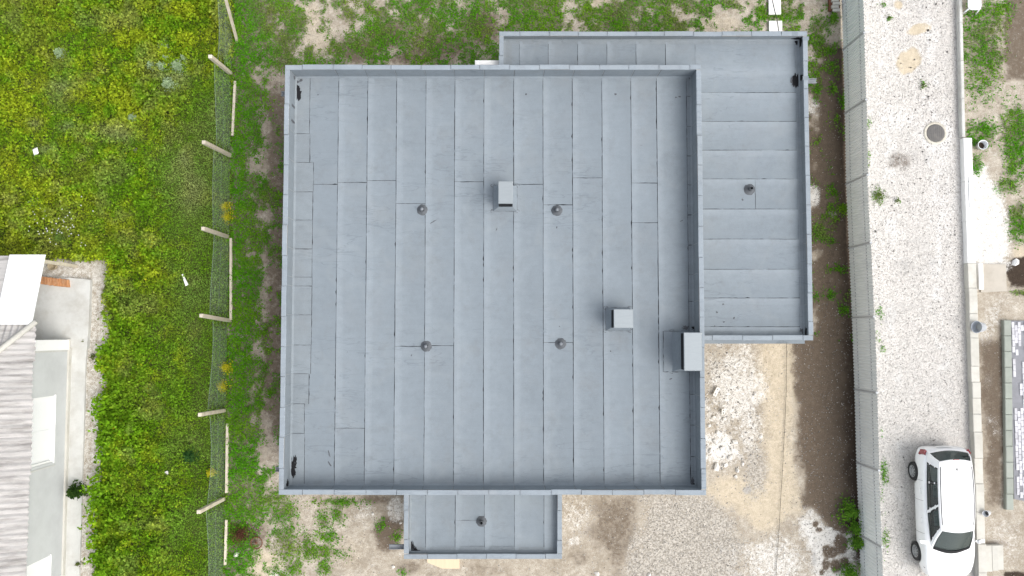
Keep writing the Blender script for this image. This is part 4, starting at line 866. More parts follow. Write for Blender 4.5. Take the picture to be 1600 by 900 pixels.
# ------------------------------------------------------------------ corrugated sheet fence
yf = [14.4, 12.05, 9.65, 7.46, 5.03, 2.86, .51, -1.88, -4.30, -6.66, -9.05]; xf = [11.27, 11.30, 11.33, 11.34, 11.33, 11.38, 11.43, 11.46, 11.47, 11.51, 11.54]
cf = thing('sheet_metal_fence', (11.4, 1.5, 0), 'tall grey corrugated sheet metal fence between the yard and the gravel lane', 'fence')
prof = [(0, 0), (.028, 0), (.040, .022), (.068, .022), (.080, 0)]; pit = .104
for k in range(len(yf) - 1):
    y1, y0 = yf[k] - .03, yf[k + 1] + .03; x1, x0 = xf[k], xf[k + 1]; L = y1 - y0; n = int(L / pit); bl = B(); ln = random.uniform(-.012, .012); zt = 1.77 + random.uniform(-.03, .03); zb = .04
    cols = []
    for i in range(n):
        for u, h in prof[:-1]: cols.append((y0 + (i * pit + u) * L / (n * pit), -h))
    cols.append((y1, 0)); v = []
    for z_ in (zb, .6, 1.2, zt):
        for y_, h in cols: v.append((x0 + (x1 - x0) * (y_ - y0) / L + h + ln * z_, y_, z_))
    m_ = len(cols); f = [(r * m_ + i, (r + 1) * m_ + i, (r + 1) * m_ + i + 1, r * m_ + i + 1) for r in range(3) for i in range(m_ - 1)]
    bl.add(v, f); pn = bl.build('panel', M['fence'], cf)
    def xat(y_): return x0 + (x1 - x0) * (y_ - y0) / L
    for z_ in (.38, 1.38):
        r = B(); r.add([(xat(y_) + dx + ln * z_, y_, z_ + dz) for y_ in (y0, y1) for dx, dz in ((-.0255, 0), (-.0255, .022), (-.031, .022), (-.031, 0))], [(0, 1, 5, 4), (1, 2, 6, 5), (2, 3, 7, 6), (3, 0, 4, 7), (0, 3, 2, 1), (4, 5, 6, 7)]); o = r.build('rail', M['rail'], None); o.parent = pn
        r = B()
        for i in range(n):
            yc = y0 + (i * pit + .054) * L / (n * pit); zz_ = z_ + .065; r.obox((xat(yc) - .026 + ln * z_, yc, zz_), (.008, 0, 0), (0, .013, 0), (0, 0, .013))
        o = r.build('screw_row', M['dsteel'], None); o['kind'] = 'stuff'; o.parent = pn
    ps = B(); ps.box(x0 - .030, x0 + .045, yf[k + 1] - .026, yf[k + 1] + .026, 0, 1.72); ps.build('post', M['gsteel'], cf)

# ------------------------------------------------------------------ far side of the lane
lw = thing('low_wall', (15.36, -.5, 0), 'low pale concrete block wall along the far edge of the gravel lane', 'wall')
jy = [215, 283, 345, 411, 450, 490, 528, 572, 597, 622, 647, 675, 716, 756, 800, 850, 895, 960, 1030]
def lwx(y_): return 15.20 + (6.6 - y_) * .0045
for i in range(len(jy) - 1):
    a, c = at(1515, jy[i], .3).y, at(1515, jy[i + 1], .3).y; h = .30 + random.uniform(-.012, .012); ym = (a + c) / 2; bl = B(); q = random.uniform(-.008, .008)
    bl.obox((lwx(ym) + .145 + q, ym, h / 2 - .02), (.14, 0, 0), (0, (a - c) / 2 - .005, 0), (0, 0, h / 2 + .02), .012); bl.build('block', M['white'] if i < 3 else M['concw'], lw)
bl = B(); bl.box(lwx(0) + .03, lwx(0) + .25, at(1515, 1030, .2).y, at(1515, 216, .2).y, -.1, .24); bl.build('footing', M['conc'], lw)
c = at(1514, 300, .32); bl = B(); bl.box(c.x - .008, c.x + .008, c.y - .52, c.y + .52, .314, .318); bl.build('crack', M['dsteel'], lw)
bl = B(); a = at(1494, -200, .25); c = at(1503.5, 214, .25)
ke = thing('concrete_kerb', ((a.x + c.x) / 2, (a.y + c.y) / 2, 0), 'narrow grey concrete kerb between lane and grass, above the low wall', 'kerb')
for i in range(7):
    p = a.lerp(c, i / 7); q = a.lerp(c, (i + 1) / 7); d = q - p; bl = B(); bl.obox((((p + q) / 2).x + .05, ((p + q) / 2).y, .11), (.06, 0, 0), Vector((d.x, d.y, 0)) * .497, (0, 0, .15), .02); bl.build('kerb_stone', M['conc'], ke)
c = at(1531, 432, .12); bl = B(); bl.obox((c.x, c.y, .1), (.08, 0, 0), (0, .44, 0), (0, 0, .1), .01); bl.build('concrete_block', M['white'], None, label='white concrete block lying against the low wall beside a slab', cat='block')
sl_ = B().prism([at(1534, 412, .07).xy, at(1572, 413, .07).xy, at(1573, 455, .07).xy, at(1533, 457, .07).xy], -.1, .07).build('concrete_slab', surf('beige_concrete', (.47, .43, .37), .14, 2, 60, .9, (.33, .29, .24), .5), None, label='beige concrete slab beside the dark soil heap', cat='slab')
# loose block stack at the bottom corner
bs = thing('slab_stack', at(1553, 872, 0), 'white ribbed slabs lying side by side beside the parked car', 'slabs')
for i in range(3):
    p, q = at(1541 + i * 8.8, 852, .18), at(1541 + (i + 1) * 8.8, 893 - i * 1.5, .18); p.x = at(1541 + i * 8.8, 872, .18).x; q.x = at(1541 + (i + 1) * 8.8, 872, .18).x; bl = B(); bl.obox(((p.x + q.x) / 2, (p.y + q.y) / 2, .10 + .01 * (i % 2)), ((q.x - p.x) / 2 - .001, 0, 0), (0, (p.y - q.y) / 2, 0), (0, 0, .1), .004); bl.build('slab', M['concw'], bs)
# kerb and block paving
kg = thing('garden_kerb', (16.5, -2.6, 0), 'greenish grey kerb stones edging the block paving', 'kerb')
a, c = at(1574.5, 500, .15), at(1578.5, 797, .15)
for i in range(12):
    p = a.lerp(c, i / 12); q = a.lerp(c, (i + 1) / 12); bl = B(); d = q - p; bl.obox((((p + q) / 2).x + random.uniform(-.006, .006), ((p + q) / 2).y, .06), (.125, 0, 0), Vector((d.x, d.y, 0)) * .492, (0, 0, .09), .02); bl.build('kerb_stone', M['kerbg'], kg)
pv = B().prism([(16.72, at(1590, 501, .08).y), (19.5, at(1590, 501, .08).y), (19.5, at(1590, 805, .08).y), (16.66, at(1590, 780, .08).y)], -.1, .066).build('paving', M['psand'], None, kind='structure')
pm = B(); pm.obox((0, 0, 0), (.047, 0, 0), (0, .096, 0), (0, 0, .03), .006); pmesh = pm.mesh('paver'); pmesh.materials.append(M['paver'])
ytop, ybot = at(1590, 503, .08).y, at(1590, 783, .08).y; np_ = 0
for ci in range(9):
    x = 16.79 + ci * .105; y = ytop - .1 - (ci % 2) * .1
    while y > ybot + .1 and np_ < 290:
        ppx, ppy = to_px(x, y, .08); sw = abs(ppx - (1598 - 10 * math.sin((ppy - 540) / 60.0))) < 5 and 520 < ppy < 640
        if ppy < 517 or (not sw and random.random() > .07):
            o = bpy.data.objects.new('paver', pmesh); COL.objects.link(o); o.parent = pv; o.matrix_parent_inverse = pv.matrix_world.inverted() if False else Matrix.Translation(-pv.location)
            o.location = (x + random.uniform(-.004, .004), y, .066 + random.uniform(-.012, .008)); o.rotation_euler = (random.uniform(-.02, .02), random.uniform(-.02, .02), random.uniform(-.03, .03)); np_ += 1
        y -= .205
# manhole
mh = thing('manhole', at(1461.5, 208, 0), 'round dark manhole cover set in a pale concrete ring in the lane', 'manhole')
c = at(1461.5, 208, .07); bl = B(); bl.lathe((c.x, c.y, 0), [(.40, .02), (.385, .072), (.31, .085), (.31, .03)], 28); bl.build('ring', M['concm'], mh)
bl = B(); bl.lathe((c.x, c.y, 0), [(.30, .03), (.30, .092), (.285, .097), (.0, .10)], 28); bl.build('cover', M['iron'], mh)
bl = B()
for q in range(-3, 4): h = math.sqrt(max(0, .27 ** 2 - (q * .07) ** 2)); bl.box(c.x + q * .07 - .01, c.x + q * .07 + .01, c.y - h, c.y + h, .096, .104)
bl.build('rib', M['iron'], mh)
# buckets and pipe
def bucket(name, c, r, h, tilt, mat, label, cat, inner='cabin', rim=None, fill=None, handle=False):
    e = thing(name, c, label, cat); Mx = Matrix.Rotation(tilt, 3, 'Y'); bl = B()
    bl.lathe(c, [(0, .0), (r * .78, 0), (r, h), (r * 1.06, h), (r * 1.06, h + .015), (r * .95, h + .015), (r * .93, h - .02), (r * .74, .05)], 24, Mx); bl.build('shell', mat, e)
    bl = B().disc(Vector(c) + Mx @ Vector((0, 0, h * .3)), r * .80, 24, Mx); bl.build('contents', M[fill or inner], e)
    if handle:
        pts = [Vector(c) + Mx @ Vector((r * 1.08 * math.cos(t), .02, h - .02 + r * .5 * math.sin(t) * .2)) + Vector((0, -.25 * math.sin(t) * r * 4, 0)) for t in np.linspace(0, math.pi, 11)]
        bl = B().tube(pts, .006, 5); bl.build('handle', M['dsteel'], e)
    return e
p = at(1531, 511, .32); bucket('bucket', (p.x + .05, p.y, .38), .19, .30, R(-62), M['bucket'], 'grey bucket tipped over on top of the low wall', 'bucket', fill='conc')
p = at(1532.5, 228, .1); bucket('bucket', (p.x, p.y, .02), .155, .26, R(-6), M['plastic'], 'pail with a pale rim standing in the grass by the kerb', 'bucket', fill='mud', handle=True)
p = at(1543, 801, .3); bucket('pipe_stub', (p.x + .02, p.y, .32), .10, .22, R(-50), M['plastic'], 'short white pipe stub tilted on the wall near the car mirror', 'pipe', fill='iron')
# white plastic chair at the upper corner
ch = thing('garden_chair', at(1522, 10, 0), 'white plastic garden chair at the top edge beside the kerb', 'chair')
c = at(1523, 6, .45)
bl = B(); n = 24; v = []
for z_, s_ in ((.43, 1.0), (.455, 1.0), (.448, .86)):
    for k in range(n):
        t = 2 * math.pi * k / n; ct, st = math.cos(t), math.sin(t); q = (abs(ct) ** 4 + abs(st) ** 4) ** -.25; v.append((c.x + .25 * s_ * q * ct * .9, c.y + .03 + .24 * s_ * q * st, z_))
f = [(r * n + k, r * n + (k + 1) % n, (r + 1) * n + (k + 1) % n, (r + 1) * n + k) for r in (0, 1) for k in range(n)] + [tuple(range(2 * n, 3 * n)), tuple(range(n - 1, -1, -1))]
bl.add(v, f); bl.build('seat', M['plastic'], ch)
for sx, sy in ((-.2, -.2), (.2, -.2), (-.2, .24), (.2, .24)):
    B().tube([(c.x + sx * .9, c.y + sy * .9 + .03, .43), (c.x + sx * 1.25, c.y + sy * 1.25 + .02, .0)], [.028, .018], 8).build('leg', M['plastic'], ch)
bl = B()
for k in range(7):
    t = -.21 + .07 * k; bl.obox((c.x + t, c.y + .30, .65), (.022, 0, 0), (0, .008, -.002), (0, .06, .2))
bl.obox((c.x, c.y + .365, .865), (.24, 0, 0), (0, .014, 0), (0, .005, .03)); bl.build('backrest', M['plastic'], ch)
# ------------------------------------------------------------------ boards, cable and odds and ends
for (p0, p1, lb) in (((1200, -40), (1220, 23), 'white board lying in the top yard, cut by the picture edge'), ((1201, 33), (1222, 62), 'small white board lying against the annex behind its parapet')):
    a, c = at(*p0, .06), at(*p1, .06); bl = B(); bl.obox(((a.x + c.x) / 2, (a.y + c.y) / 2, .07), ((c.x - a.x) / 2, 0, 0), (.004, (a.y - c.y) / 2, 0), (0, 0, .03), .006); bl.build('board', M['foam'], None, label=lb, cat='board', group='white boards in the top yard')
a = at(742, 94, 2.95); bl = B(); bl.obox(((a.x + AX0) / 2 - .004, (a.y + HY1) / 2 + .004, 2.90), ((AX0 - a.x) / 2 - .004, 0, 0), (0, (a.y - HY1) / 2 - .004, 0), (0, 0, .05), .01); bl.build('door_hood', M['white'], house)
bl = B(); bl.prism([at(664, 860, .1).xy, at(718, 860, .1).xy, at(718, 888.5, .1).xy, at(691, 888.5, .1).xy, at(668, 879, .1).xy], .02, .10); bl.build('timber_sheet', surf('fresh_plywood', (.66, .54, .38), .12, 3, 60, .8, stretch=(6, 1, 1)), None, label='pale plywood sheet poking out below the porch roof', cat='board')
pts = [at(px_, py_, .02 + .02 * (i % 2)) for i, (px_, py_) in enumerate(((1228, 500), (1229, 560), (1228, 610), (1226, 665), (1222, 735), (1219, 790), (1216, 840), (1213, 880), (1210, 960)))]
for q in pts: q.z = .055
bl = B().tube(pts, .007, 6); bl.build('ground_cable', M['cable'], None, label='thin dark cable running down the sandy yard', cat='cable')
pts = [at(px_, py_, .115) for px_, py_ in ((1203, -60), (1207, 0), (1211, 18), (1215, 35), (1219, 60))]
bl = B().tube(pts, .010, 6); bl.build('board_cable', M['cable'], None, label='thin dark cable crossing the two white boards', cat='cable')
c = at(290, 438, .1); bl = B(); bl.prism([(c.x - .10, c.y + .19), (c.x - .06, c.y + .20), (c.x + .13, c.y - .15), (c.x + .04, c.y - .20)], .16, .20); bl.build('offcut', M['foam'], None, label='white pointed offcut lying in the mown grass', cat='offcut')
c = at(57, 237, .15); bl = B(); bl.obox((c.x, c.y, .2), (.06, .01, .02), (-.01, .09, .03), (-.02, -.03, .02)); bl.build('offcut', M['foam'], None, label='small white scrap in the meadow above the neighbouring canopy', cat='offcut')
# rusty wheel rim and dry shrub by the net fence
c = at(401, 848, .08); rw = thing('rusty_wheel', (c.x, c.y, 0), 'rusty spoked wheel rim lying beside the dry shrub', 'wheel')
bl = B(); bl.tube([(c.x + .19 * math.cos(t), c.y + .19 * math.sin(t), .10) for t in np.linspace(0, 2 * math.pi, 25)], .018, 6, False); bl.build('rim', M['rust'], rw)
bl = B()
for k in range(10): bl.tube([(c.x, c.y, .11), (c.x + .185 * math.cos(k * .628), c.y + .185 * math.sin(k * .628), .10)], .006, 4)
bl.lathe((c.x, c.y, .08), [(0, .0), (.035, 0), (.035, .06), (0, .06)], 10); bl.build('spoke_set', M['rust'], rw)
c = at(366, 866, .1)
def stone(px, py, r, z=.0, flat=.7, mat='stonew', **kw):
    c = at(px, py, 0); bm = bmesh.new(); bmesh.ops.create_icosphere(bm, subdivisions=1, radius=1.0); rr = random.Random(int(px * 31 + py))
    sx, sy = rr.uniform(.8, 1.25), rr.uniform(.75, 1.2)
    for v_ in bm.verts: v_.co = Vector((v_.co.x * sx, v_.co.y * sy, v_.co.z * flat)) * (r * rr.uniform(.6, 1.3))
    me = bpy.data.meshes.new('stone'); bm.to_mesh(me); bm.free(); me.materials.append(M[mat]); o = bpy.data.objects.new(kw.pop('name', 'stone'), me); COL.objects.link(o); o.location = (c.x, c.y, z + r * flat * .55); o.rotation_euler = (0, 0, rr.uniform(0, 6)); tag(o, **kw); return o
stone(370, 866, .12, label='white lump of rubble beside the fence foot batten', cat='stone'); stone(1119, 729, .13, label='lone white stone at the lower edge of the rubble heap', cat='stone')
stone(615, 885, .06, label='small white stone left of the porch by the plywood', cat='stone'); stone(626, 817, .055, label='small pale stone on the brown soil beside the porch', cat='stone'); stone(263, 737, .07, z=.1, label='grey stone in the meadow near the bottom fence post', cat='stone'); stone(583, 803, .05, label='tiny white stone below the main parapet near the porch', cat='stone')
stone(1586, 410, .12, mat='white', label='white lump on the dark soil heap', cat='stone'); stone(933, 896, .10, label='white stone at the bottom edge under the brown soil', cat='stone'); stone(1013, 899, .08, label='white stone at the bottom edge in grey gravel', cat='stone')
stone(214, 236, .09, z=.08, mat='iron', label='dark lump in the meadow right of the pale herbs', cat='stone')
for k, (px_, py_, r_) in enumerate(((1116, 652, .10), (1131, 655, .12), (1121, 675, .10), (1108, 665, .09), (1148, 690, .13), (1143, 703, .10), (1134, 727, .10), (1152, 735, .13), (1160, 725, .09), (1150, 745, .09), (1188, 682, .10), (1178, 664, .08), (1140, 715, .12), (1118, 690, .13), (1110, 705, .12), (1128, 700, .12))):
    stone(px_, py_, r_ * .72, label='white angular stone in the rubble heap under the main house wall', cat='stone', group='white stones in the rubble heap')
for (px_, py_, rot, lb) in ((1119, 612, 62, 'whole white hollow brick lying on the rubble below the annex'), (1130, 643, 85, 'half white brick standing among the rubble stones')):
    c = at(px_, py_, .1); a = R(rot); L = .16 if rot == 62 else .09; bl = B(); d = Vector((math.cos(a), math.sin(a), 0)); n_ = Vector((-d.y, d.x, 0)); bl.obox((c.x, c.y, .10), d * L, n_ * .06, (0, 0, .045), .006)
    o = thing('brick', (c.x, c.y, 0), lb, 'brick'); bl.build('body', M['stonew'], o); h = B()
    for s in (-.5, .5): q = Vector((c.x, c.y, .146)) + d * L * s; h.disc(q, .022, 10)
    h.build('hole', M['iron'], o)

# ------------------------------------------------------------------ parked car (local: +y forward, built at the origin, then turned)
car = thing('parked_car', (14.03, -5.80, .05), 'white hatchback parked on the gravel lane beside the low wall', 'car')
car.rotation_euler = (0, 0, R(180.6))
def cpart(bl, name, mat, part=None, smooth_angle=None):
    m = bl.mesh(name); m.materials.append(mat); o = bpy.data.objects.new(name, m); COL.objects.link(o); o.parent = part or car; return o
YS = [-2.10, -2.085, -2.02, -1.85, -1.5, -1.0, -.5, 0, .5, .95, 1.2, 1.5, 1.8, 1.98, 2.07, 2.10]
WS = [.50, .62, .735, .80, .835, .845, .85, .85, .85, .845, .84, .825, .775, .68, .56, .42]
ZB = [.60, .74, .90, .955, .96, .95, .94, .93, .93, .93, .925, .885, .82, .74, .64, .54]
ZL = [.36, .32, .27, .23, .20, .19, .19, .19, .19, .19, .19, .20, .22, .25, .30, .36]
prof = [(.0, 0, 0), (.86, 0, 0), (.96, .16, 0), (.995, .36, 0), (1.0, .58, 0), (.985, .78, 0), (.955, .93, 0), (.90, 1.0, 0), (.72, 1.0, .018), (.40, 1.0, .035), (0, 1.0, .042)]
v = []; f = []
full = [(-a, h, e) for a, h, e in prof[1:-1]][::-1]
ring = [(a, h, e) for a, h, e in prof] + full      # from bottom centre round right side, top centre, left side
n = len(ring)
for y_, w_, zb_, zl_ in zip(YS, WS, ZB, ZL):
    for a, h, e in ring: v.append((a * w_, y_, zl_ + (zb_ - zl_) * h + e))
for i in range(len(YS) - 1):
    for k in range(n): f.append((i * n + k, (i + 1) * n + k, (i + 1) * n + (k + 1) % n, i * n + (k + 1) % n))
f.append(tuple(range(n - 1, -1, -1))[::-1]); f.append(tuple(range((len(YS) - 1) * n, len(YS) * n)))
bl = B(); bl.add(v, f, True); body = cpart(bl, 'body', M['paint'])
bm = bmesh.new(); bm.from_mesh(body.data); bmesh.ops.recalc_face_normals(bm, faces=bm.faces); bm.to_mesh(body.data); bm.free()
ss = body.modifiers.new('s', 'SUBSURF'); ss.levels = 2; ss.render_levels = 2
WY = (-1.27, 1.32); cut = B()
for wy in WY:
    for s in (-1, 1):
        cut.lathe((0, 0, 0), [(0, 0), (.355, 0), (.355, .36), (0, .36)], 32, None, False)
        k = len(cut.v) - 4 * 32
        for q in range(k, len(cut.v)):
            x_, y_, z_ = cut.v[q]; cut.v[q] = (s * (.60 + z_), wy + y_, .30 + x_)
cm = cut.mesh('cutter'); co = bpy.data.objects.new('cutter', cm); COL.objects.link(co); co.parent = car
bm = bmesh.new(); bm.from_mesh(cm); bmesh.ops.remove_doubles(bm, verts=bm.verts, dist=1e-5); bmesh.ops.recalc_face_normals(bm, faces=bm.faces); bm.to_mesh(cm); bm.free()
bo = body.modifiers.new('b', 'BOOLEAN'); bo.object = co; bo.operation = 'DIFFERENCE'; bo.solver = 'EXACT'
bpy.context.view_layer.update(); dg = bpy.context.evaluated_depsgraph_get()
nm = bpy.data.meshes.new_from_object(body.evaluated_get(dg)); body.modifiers.clear(); body.data = nm; nm.name = 'body'
bpy.data.objects.remove(co)
# cabin
def lerp(a, c, t): return tuple(p + (q - p) * t for p, q in zip(a, c))
def side(u, t, s):
    lo = (.735 - .10 * abs(2 * u - 1) ** 2.2 * (1 if u > .5 else .7), -1.98 + 3.05 * u, .945 - .012 * u); hi = (.555 - .045 * abs(2 * u - 1) ** 2.5, -1.72 + 2.10 * u, 1.405 + .03 * math.sin(math.pi * u) + .01 * (1 - u))
    p = lerp(lo, hi, t); return (s * (p[0] + .035 * math.sin(math.pi * t)), p[1], p[2])
def screen(u, t):      # windscreen
    a = side(1, t, -1); c = side(1, t, 1); p = lerp(a, c, u); k = math.sin(math.pi * u); return (p[0], p[1] + .16 * k * (1 - t * .65), p[2] + .035 * k * t + .02 * k)
def back(u, t):
    a = side(0, t, -1); c = side(0, t, 1); p = lerp(a, c, u); k = math.sin(math.pi * u); return (p[0], p[1] - .10 * k * (1 - t * .25), p[2] + .03 * k * t + .02 * k)
def patch(fn, us, ts, off=0.0):
    g_ = [[Vector(fn(u, t)) for u in us] for t in ts]; v = []
    for i in range(len(ts)):
        for j in range(len(us)):
            p = g_[i][j]
            if off:
                du = g_[i][min(j + 1, len(us) - 1)] - g_[i][max(j - 1, 0)]; dv = g_[min(i + 1, len(ts) - 1)][j] - g_[max(i - 1, 0)][j]; nn = du.cross(dv).normalized()
                if nn.dot(p - Vector((0, -.3, .8))) < 0: nn = -nn
                p = p + nn * off
            v.append(p)
    m_ = len(us); return v, [(i * m_ + j, i * m_ + j + 1, (i + 1) * m_ + j + 1, (i + 1) * m_ + j) for i in range(len(ts) - 1) for j in range(m_ - 1)]
def lin(a, c, k): return [a + (c - a) * i / k for i in range(k + 1)]
def framed(fn, wins, t0, t1, name, gmat, gname):
    fr = B(); us = [0]; 
    for a, c in wins: us += [a, c]
    us.append(1)
    for i in range(len(us) - 1):
        seg = lin(us[i], us[i + 1], 8)
        for ta, tb in ((0, t0), (t0, t1), (t1, 1)):
            if i % 2 == 1 and ta == t0: continue
            fr.add(*patch(fn, seg, lin(ta, tb, 4)), True)
    o = cpart(fr, name, M['paint'])
    for a, c in wins:
        g_ = B(); pv_, pf_ = patch(fn, lin(a, c, 8), lin(t0, t1, 4), -.012); q0, q1, q2 = (Vector(pv_[k]) for k in pf_[18][:3])
        if (q1 - q0).cross(q2 - q0).dot(q0 - Vector((0, -.3, .8))) < 0: pf_ = [tuple(reversed(k)) for k in pf_]      # glass faces outwards
        g_.add(pv_, pf_, True); cpart(g_, gname, gmat)
        tr = B()      # black rubber surround
        e = .012
        for (ua, ub, ta, tb) in ((a - e, c + e, t0 - .03, t0 + .02), (a - e, a + e * .4, t0, t1), (c - e * .4, c + e, t0, t1)): tr.add(*patch(fn, lin(ua, ub, 8), lin(ta, tb, 2), .004), True)
        cpart(tr, 'window_seal', M['blackp'], o)
    return o
for s in (-1, 1): framed(lambda u, t, s=s: side(u, t, s), [(.11, .30), (.325, .60), (.655, .935)], .10, .90, 'side_frame', M['glass'], 'side_window')
framed(screen, [(.045, .955)], .09, .94, 'screen_frame', M['wglass'], 'windscreen'); framed(back, [(.05, .95)], .20, .93, 'back_frame', M['glass'], 'rear_window')
rf = B(); g_ = []
nu, nv = 14, 20; v = []
for i in range(nv + 1):
    u = i / nv; L_ = Vector(side(u, 1, -1)); Rr = Vector(side(u, 1, 1))
    fa_ = Vector(screen(.5, 1)); ba_ = Vector(back(.5, 1))
    for j in range(nu + 1):
        q = j / nu; k = math.sin(math.pi * q); p = L_.lerp(Rr, q); p.z += .05 * k; p.y += k * (u * .056 - (1 - u) * .075)
        if i == nv: p = Vector(screen(q, 1))
        if i == 0: p = Vector(back(q, 1))
        v.append(p)
f = [(i * (nu + 1) + j, i * (nu + 1) + j + 1, (i + 1) * (nu + 1) + j + 1, (i + 1) * (nu + 1) + j) for i in range(nv) for j in range(nu)]
rf.add(v, f, True); roofo = cpart(rf, 'roof', M['paint'])
for s in (-1, 1):
    bl = B(); pts = []
    for i in range(1, 21):
        u = .02 + .96 * i / 21; p = Vector(side(u, 1, s)); pts.append(Vector((p.x - s * .035, p.y, p.z + .016)))
    bl.tube(pts, .010, 5); cpart(bl, 'roof_trim', M['blackp'], roofo)
bl = B(); bl.obox((0, -1.50, 1.475), (.02, 0, 0), (0, .035, 0), (0, 0, .02), .008); bl.tube([(0, -1.51, 1.48), (0, -1.62, 1.60)], .004, 5); cpart(bl, 'antenna', M['blackp'], roofo)
bl = B(); bl.obox((0, -1.80, 1.462), (.09, 0, 0), (0, .018, -.004), (0, 0, .016), .004); cpart(bl, 'brake_lamp', M['red'], roofo)
# interior
bl = B(); bl.box(-.64, .64, -1.85, .78, .70, .972); bl.prism([(-.63, .70), (.63, .70), (.585, 1.0), (.30, 1.13), (0, 1.17), (-.30, 1.13), (-.585, 1.0)], .9, .985); cpart(bl, 'cabin_floor', M['cabin'])
for sx in (-.33, .33):
    for y_ in (.05, -.85):
        bl = B(); bl.obox((sx, y_ - .12, 1.12), (.20, 0, 0), (0, .07, 0), (0, -.05, .16), .03); bl.obox((sx, y_ - .20, 1.30), (.10, 0, 0), (0, .045, 0), (0, 0, .05), .02); bl.obox((sx, y_ + .1, .99), (.20, 0, 0), (0, .2, 0), (0, 0, .04), .02); cpart(bl, 'seat', M['seat'])
bl = B(); bl.tube([(.33 + .15 * math.cos(t), .45 + .05 * math.sin(t), 1.06 + .14 * math.sin(t)) for t in np.linspace(0, 6.283, 20)], .014, 5, False); cpart(bl, 'steering_wheel', M['blackp'])
# wipers, lamps, mirrors, handles, bumpers, plates
bl = B()
for x0_, x1_ in ((-.45, .12), (.02, .58)):
    bl.tube([Vector(screen(.5 + x / 1.36, .115)) + Vector((0, .012, .022)) for x in lin(x0_, x1_, 6)], .010, 5)
sc_ = B(); sc_.add(*patch(screen, lin(.04, .96, 12), lin(-.06, .075, 2), .010), True); cpart(sc_, 'scuttle', M['blackp']); cpart(bl, 'wiper', M['blackp'])
for s in (-1, 1):
    bl = B(); v = [(s * .79, -1.87, .68), (s * .71, -2.01, .67), (s * .665, -2.03, .90), (s * .735, -1.90, .945)]
    bl.add([Vector(p) * 1.0 + Vector((s * .03, -.03, .0)) for p in v] + [Vector(p) + Vector((-s * .06, .06, -.02)) for p in v], [(0, 1, 2, 3), (0, 4, 5, 1), (1, 5, 6, 2), (2, 6, 7, 3), (3, 7, 4, 0)]); cpart(bl, 'tail_lamp', M['red'])
    bl = B(); bl.add([(s * .80, 1.70, .70), (s * .62, 1.985, .66), (s * .42, 2.03, .64), (s * .46, 1.93, .765), (s * .70, 1.78, .80)], [(0, 1, 2, 3, 4)]); cpart(bl, 'headlamp', M['chrome'])
    mr = B(); mr.obox((s * .935, .86, .985), (.095, -.02 * s, 0), (0, .05, 0), (0, 0, .06), .02); mr.obox((s * .82, .86, .955), (.04, 0, 0), (0, .03, 0), (0, 0, .02)); mo = cpart(mr, 'mirror', M['paint'])
    mg = B(); mg.obox((s * .935, .806, .985), (.08, -.017 * s, 0), (0, .003, 0), (0, 0, .05)); cpart(mg, 'mirror_glass', M['chrome'], mo)
    for y_ in (-.72, .22):
        h = B(); h.tube([(s * .838, y_ - .09, .80), (s * .862, y_ - .06, .805), (s * .862, y_ + .06, .805), (s * .838, y_ + .09, .80)], .012, 6); cpart(h, 'door_handle', M['paint'])
    for y_ in (-.42, .62, -1.06):
        d = B(); xs_ = .853; d.tube([(s * (xs_ * k_), y_ + o_, z_) for k_, o_, z_ in ((.962, 0, .30), (.992, 0, .45), (.998, 0, .6), (.988, 0, .75), (.955, 0, .90))], .004, 4); cpart(d, 'door_gap', M['blackp'])
def wheel(x_, y_, s):
    w_ = B(); Rm = Matrix.Rotation(R(90), 3, 'Y'); w_.lathe((x_, y_, .30), [(.20, -.09), (.285, -.095), (.305, -.07), (.305, .07), (.285, .095), (.20, .09), (.19, .07)], 32, Rm); o = cpart(w_, 'wheel', M['tyre'])
    r_ = B(); e = x_ + s * .068
    r_.lathe((e, y_, .30), [(.20, 0), (.20, .02 * s), (.18, .02 * s), (.175, -.02 * s)], 32, Rm)
    r_.lathe((e, y_, .30), [(.045, .015 * s), (.04, .02 * s), (0, .02 * s)], 16, Rm)
    for k in range(9):
        a = 2 * math.pi * k / 9; d = Vector((0, math.cos(a), math.sin(a))); q = Vector((0, -d.z, d.y)); r_.obox(Vector((e + s * .008, y_, .30)) + d * .11, d * .075, q * .017, (.008, 0, 0))
    cpart(r_, 'rim', M['alloy'], o); h = B(); h.lathe((e - s * .03, y_, .30), [(.19, 0), (0, 0)], 24, Rm); cpart(h, 'brake_disc', M['blackp'], o)
for wy in WY:
    for s in (-1, 1): wheel(s * .765, wy, s)
bl = B(); bl.box(-.60, .60, -1.9, 1.9, .22, .62); bl.box(-.3, .3, 1.95, 2.075, .30, .42); cpart(bl, 'underbody', M['blackp'])
bl = B(); bl.obox((0, -2.112, .72), (.26, 0, 0), (0, .006, .001), (0, 0, .055)); cpart(bl, 'number_plate', M['white'])

# ------------------------------------------------------------------ vegetation
def leaves(name, P, L, W, yaw, tilt, col, mat='leaf', roll=None):
    """one diamond leaf per row of P"""
    n = len(P); d = np.stack([np.cos(yaw) * np.cos(tilt), np.sin(yaw) * np.cos(tilt), np.sin(tilt)], -1); s = np.stack([-np.sin(yaw), np.cos(yaw), np.zeros(n)], -1)
    if roll is not None:
        u = np.cross(d, s); s = s * np.cos(roll)[:, None] + u * np.sin(roll)[:, None]
    mid = P + d * (L * .45)[:, None]; tip = P + d * L[:, None]; tip[:, 2] -= L * .12
    V = np.stack([P, mid + s * (W / 2)[:, None], tip, mid - s * (W / 2)[:, None]], 1).reshape(-1, 3)
    return np_mesh(name, V, np.arange(4 * n).reshape(n, 4), M[mat], color=np.repeat(col, 4, axis=0))
def mix3(a, c, t): return np.asarray(a)[None] * (1 - t)[:, None] + np.asarray(c)[None] * t[:, None]
YEL, GRN, DRK, OLV = (.320, .400, .020), (.145, .305, .012), (.042, .110, .008), (.255, .295, .040)
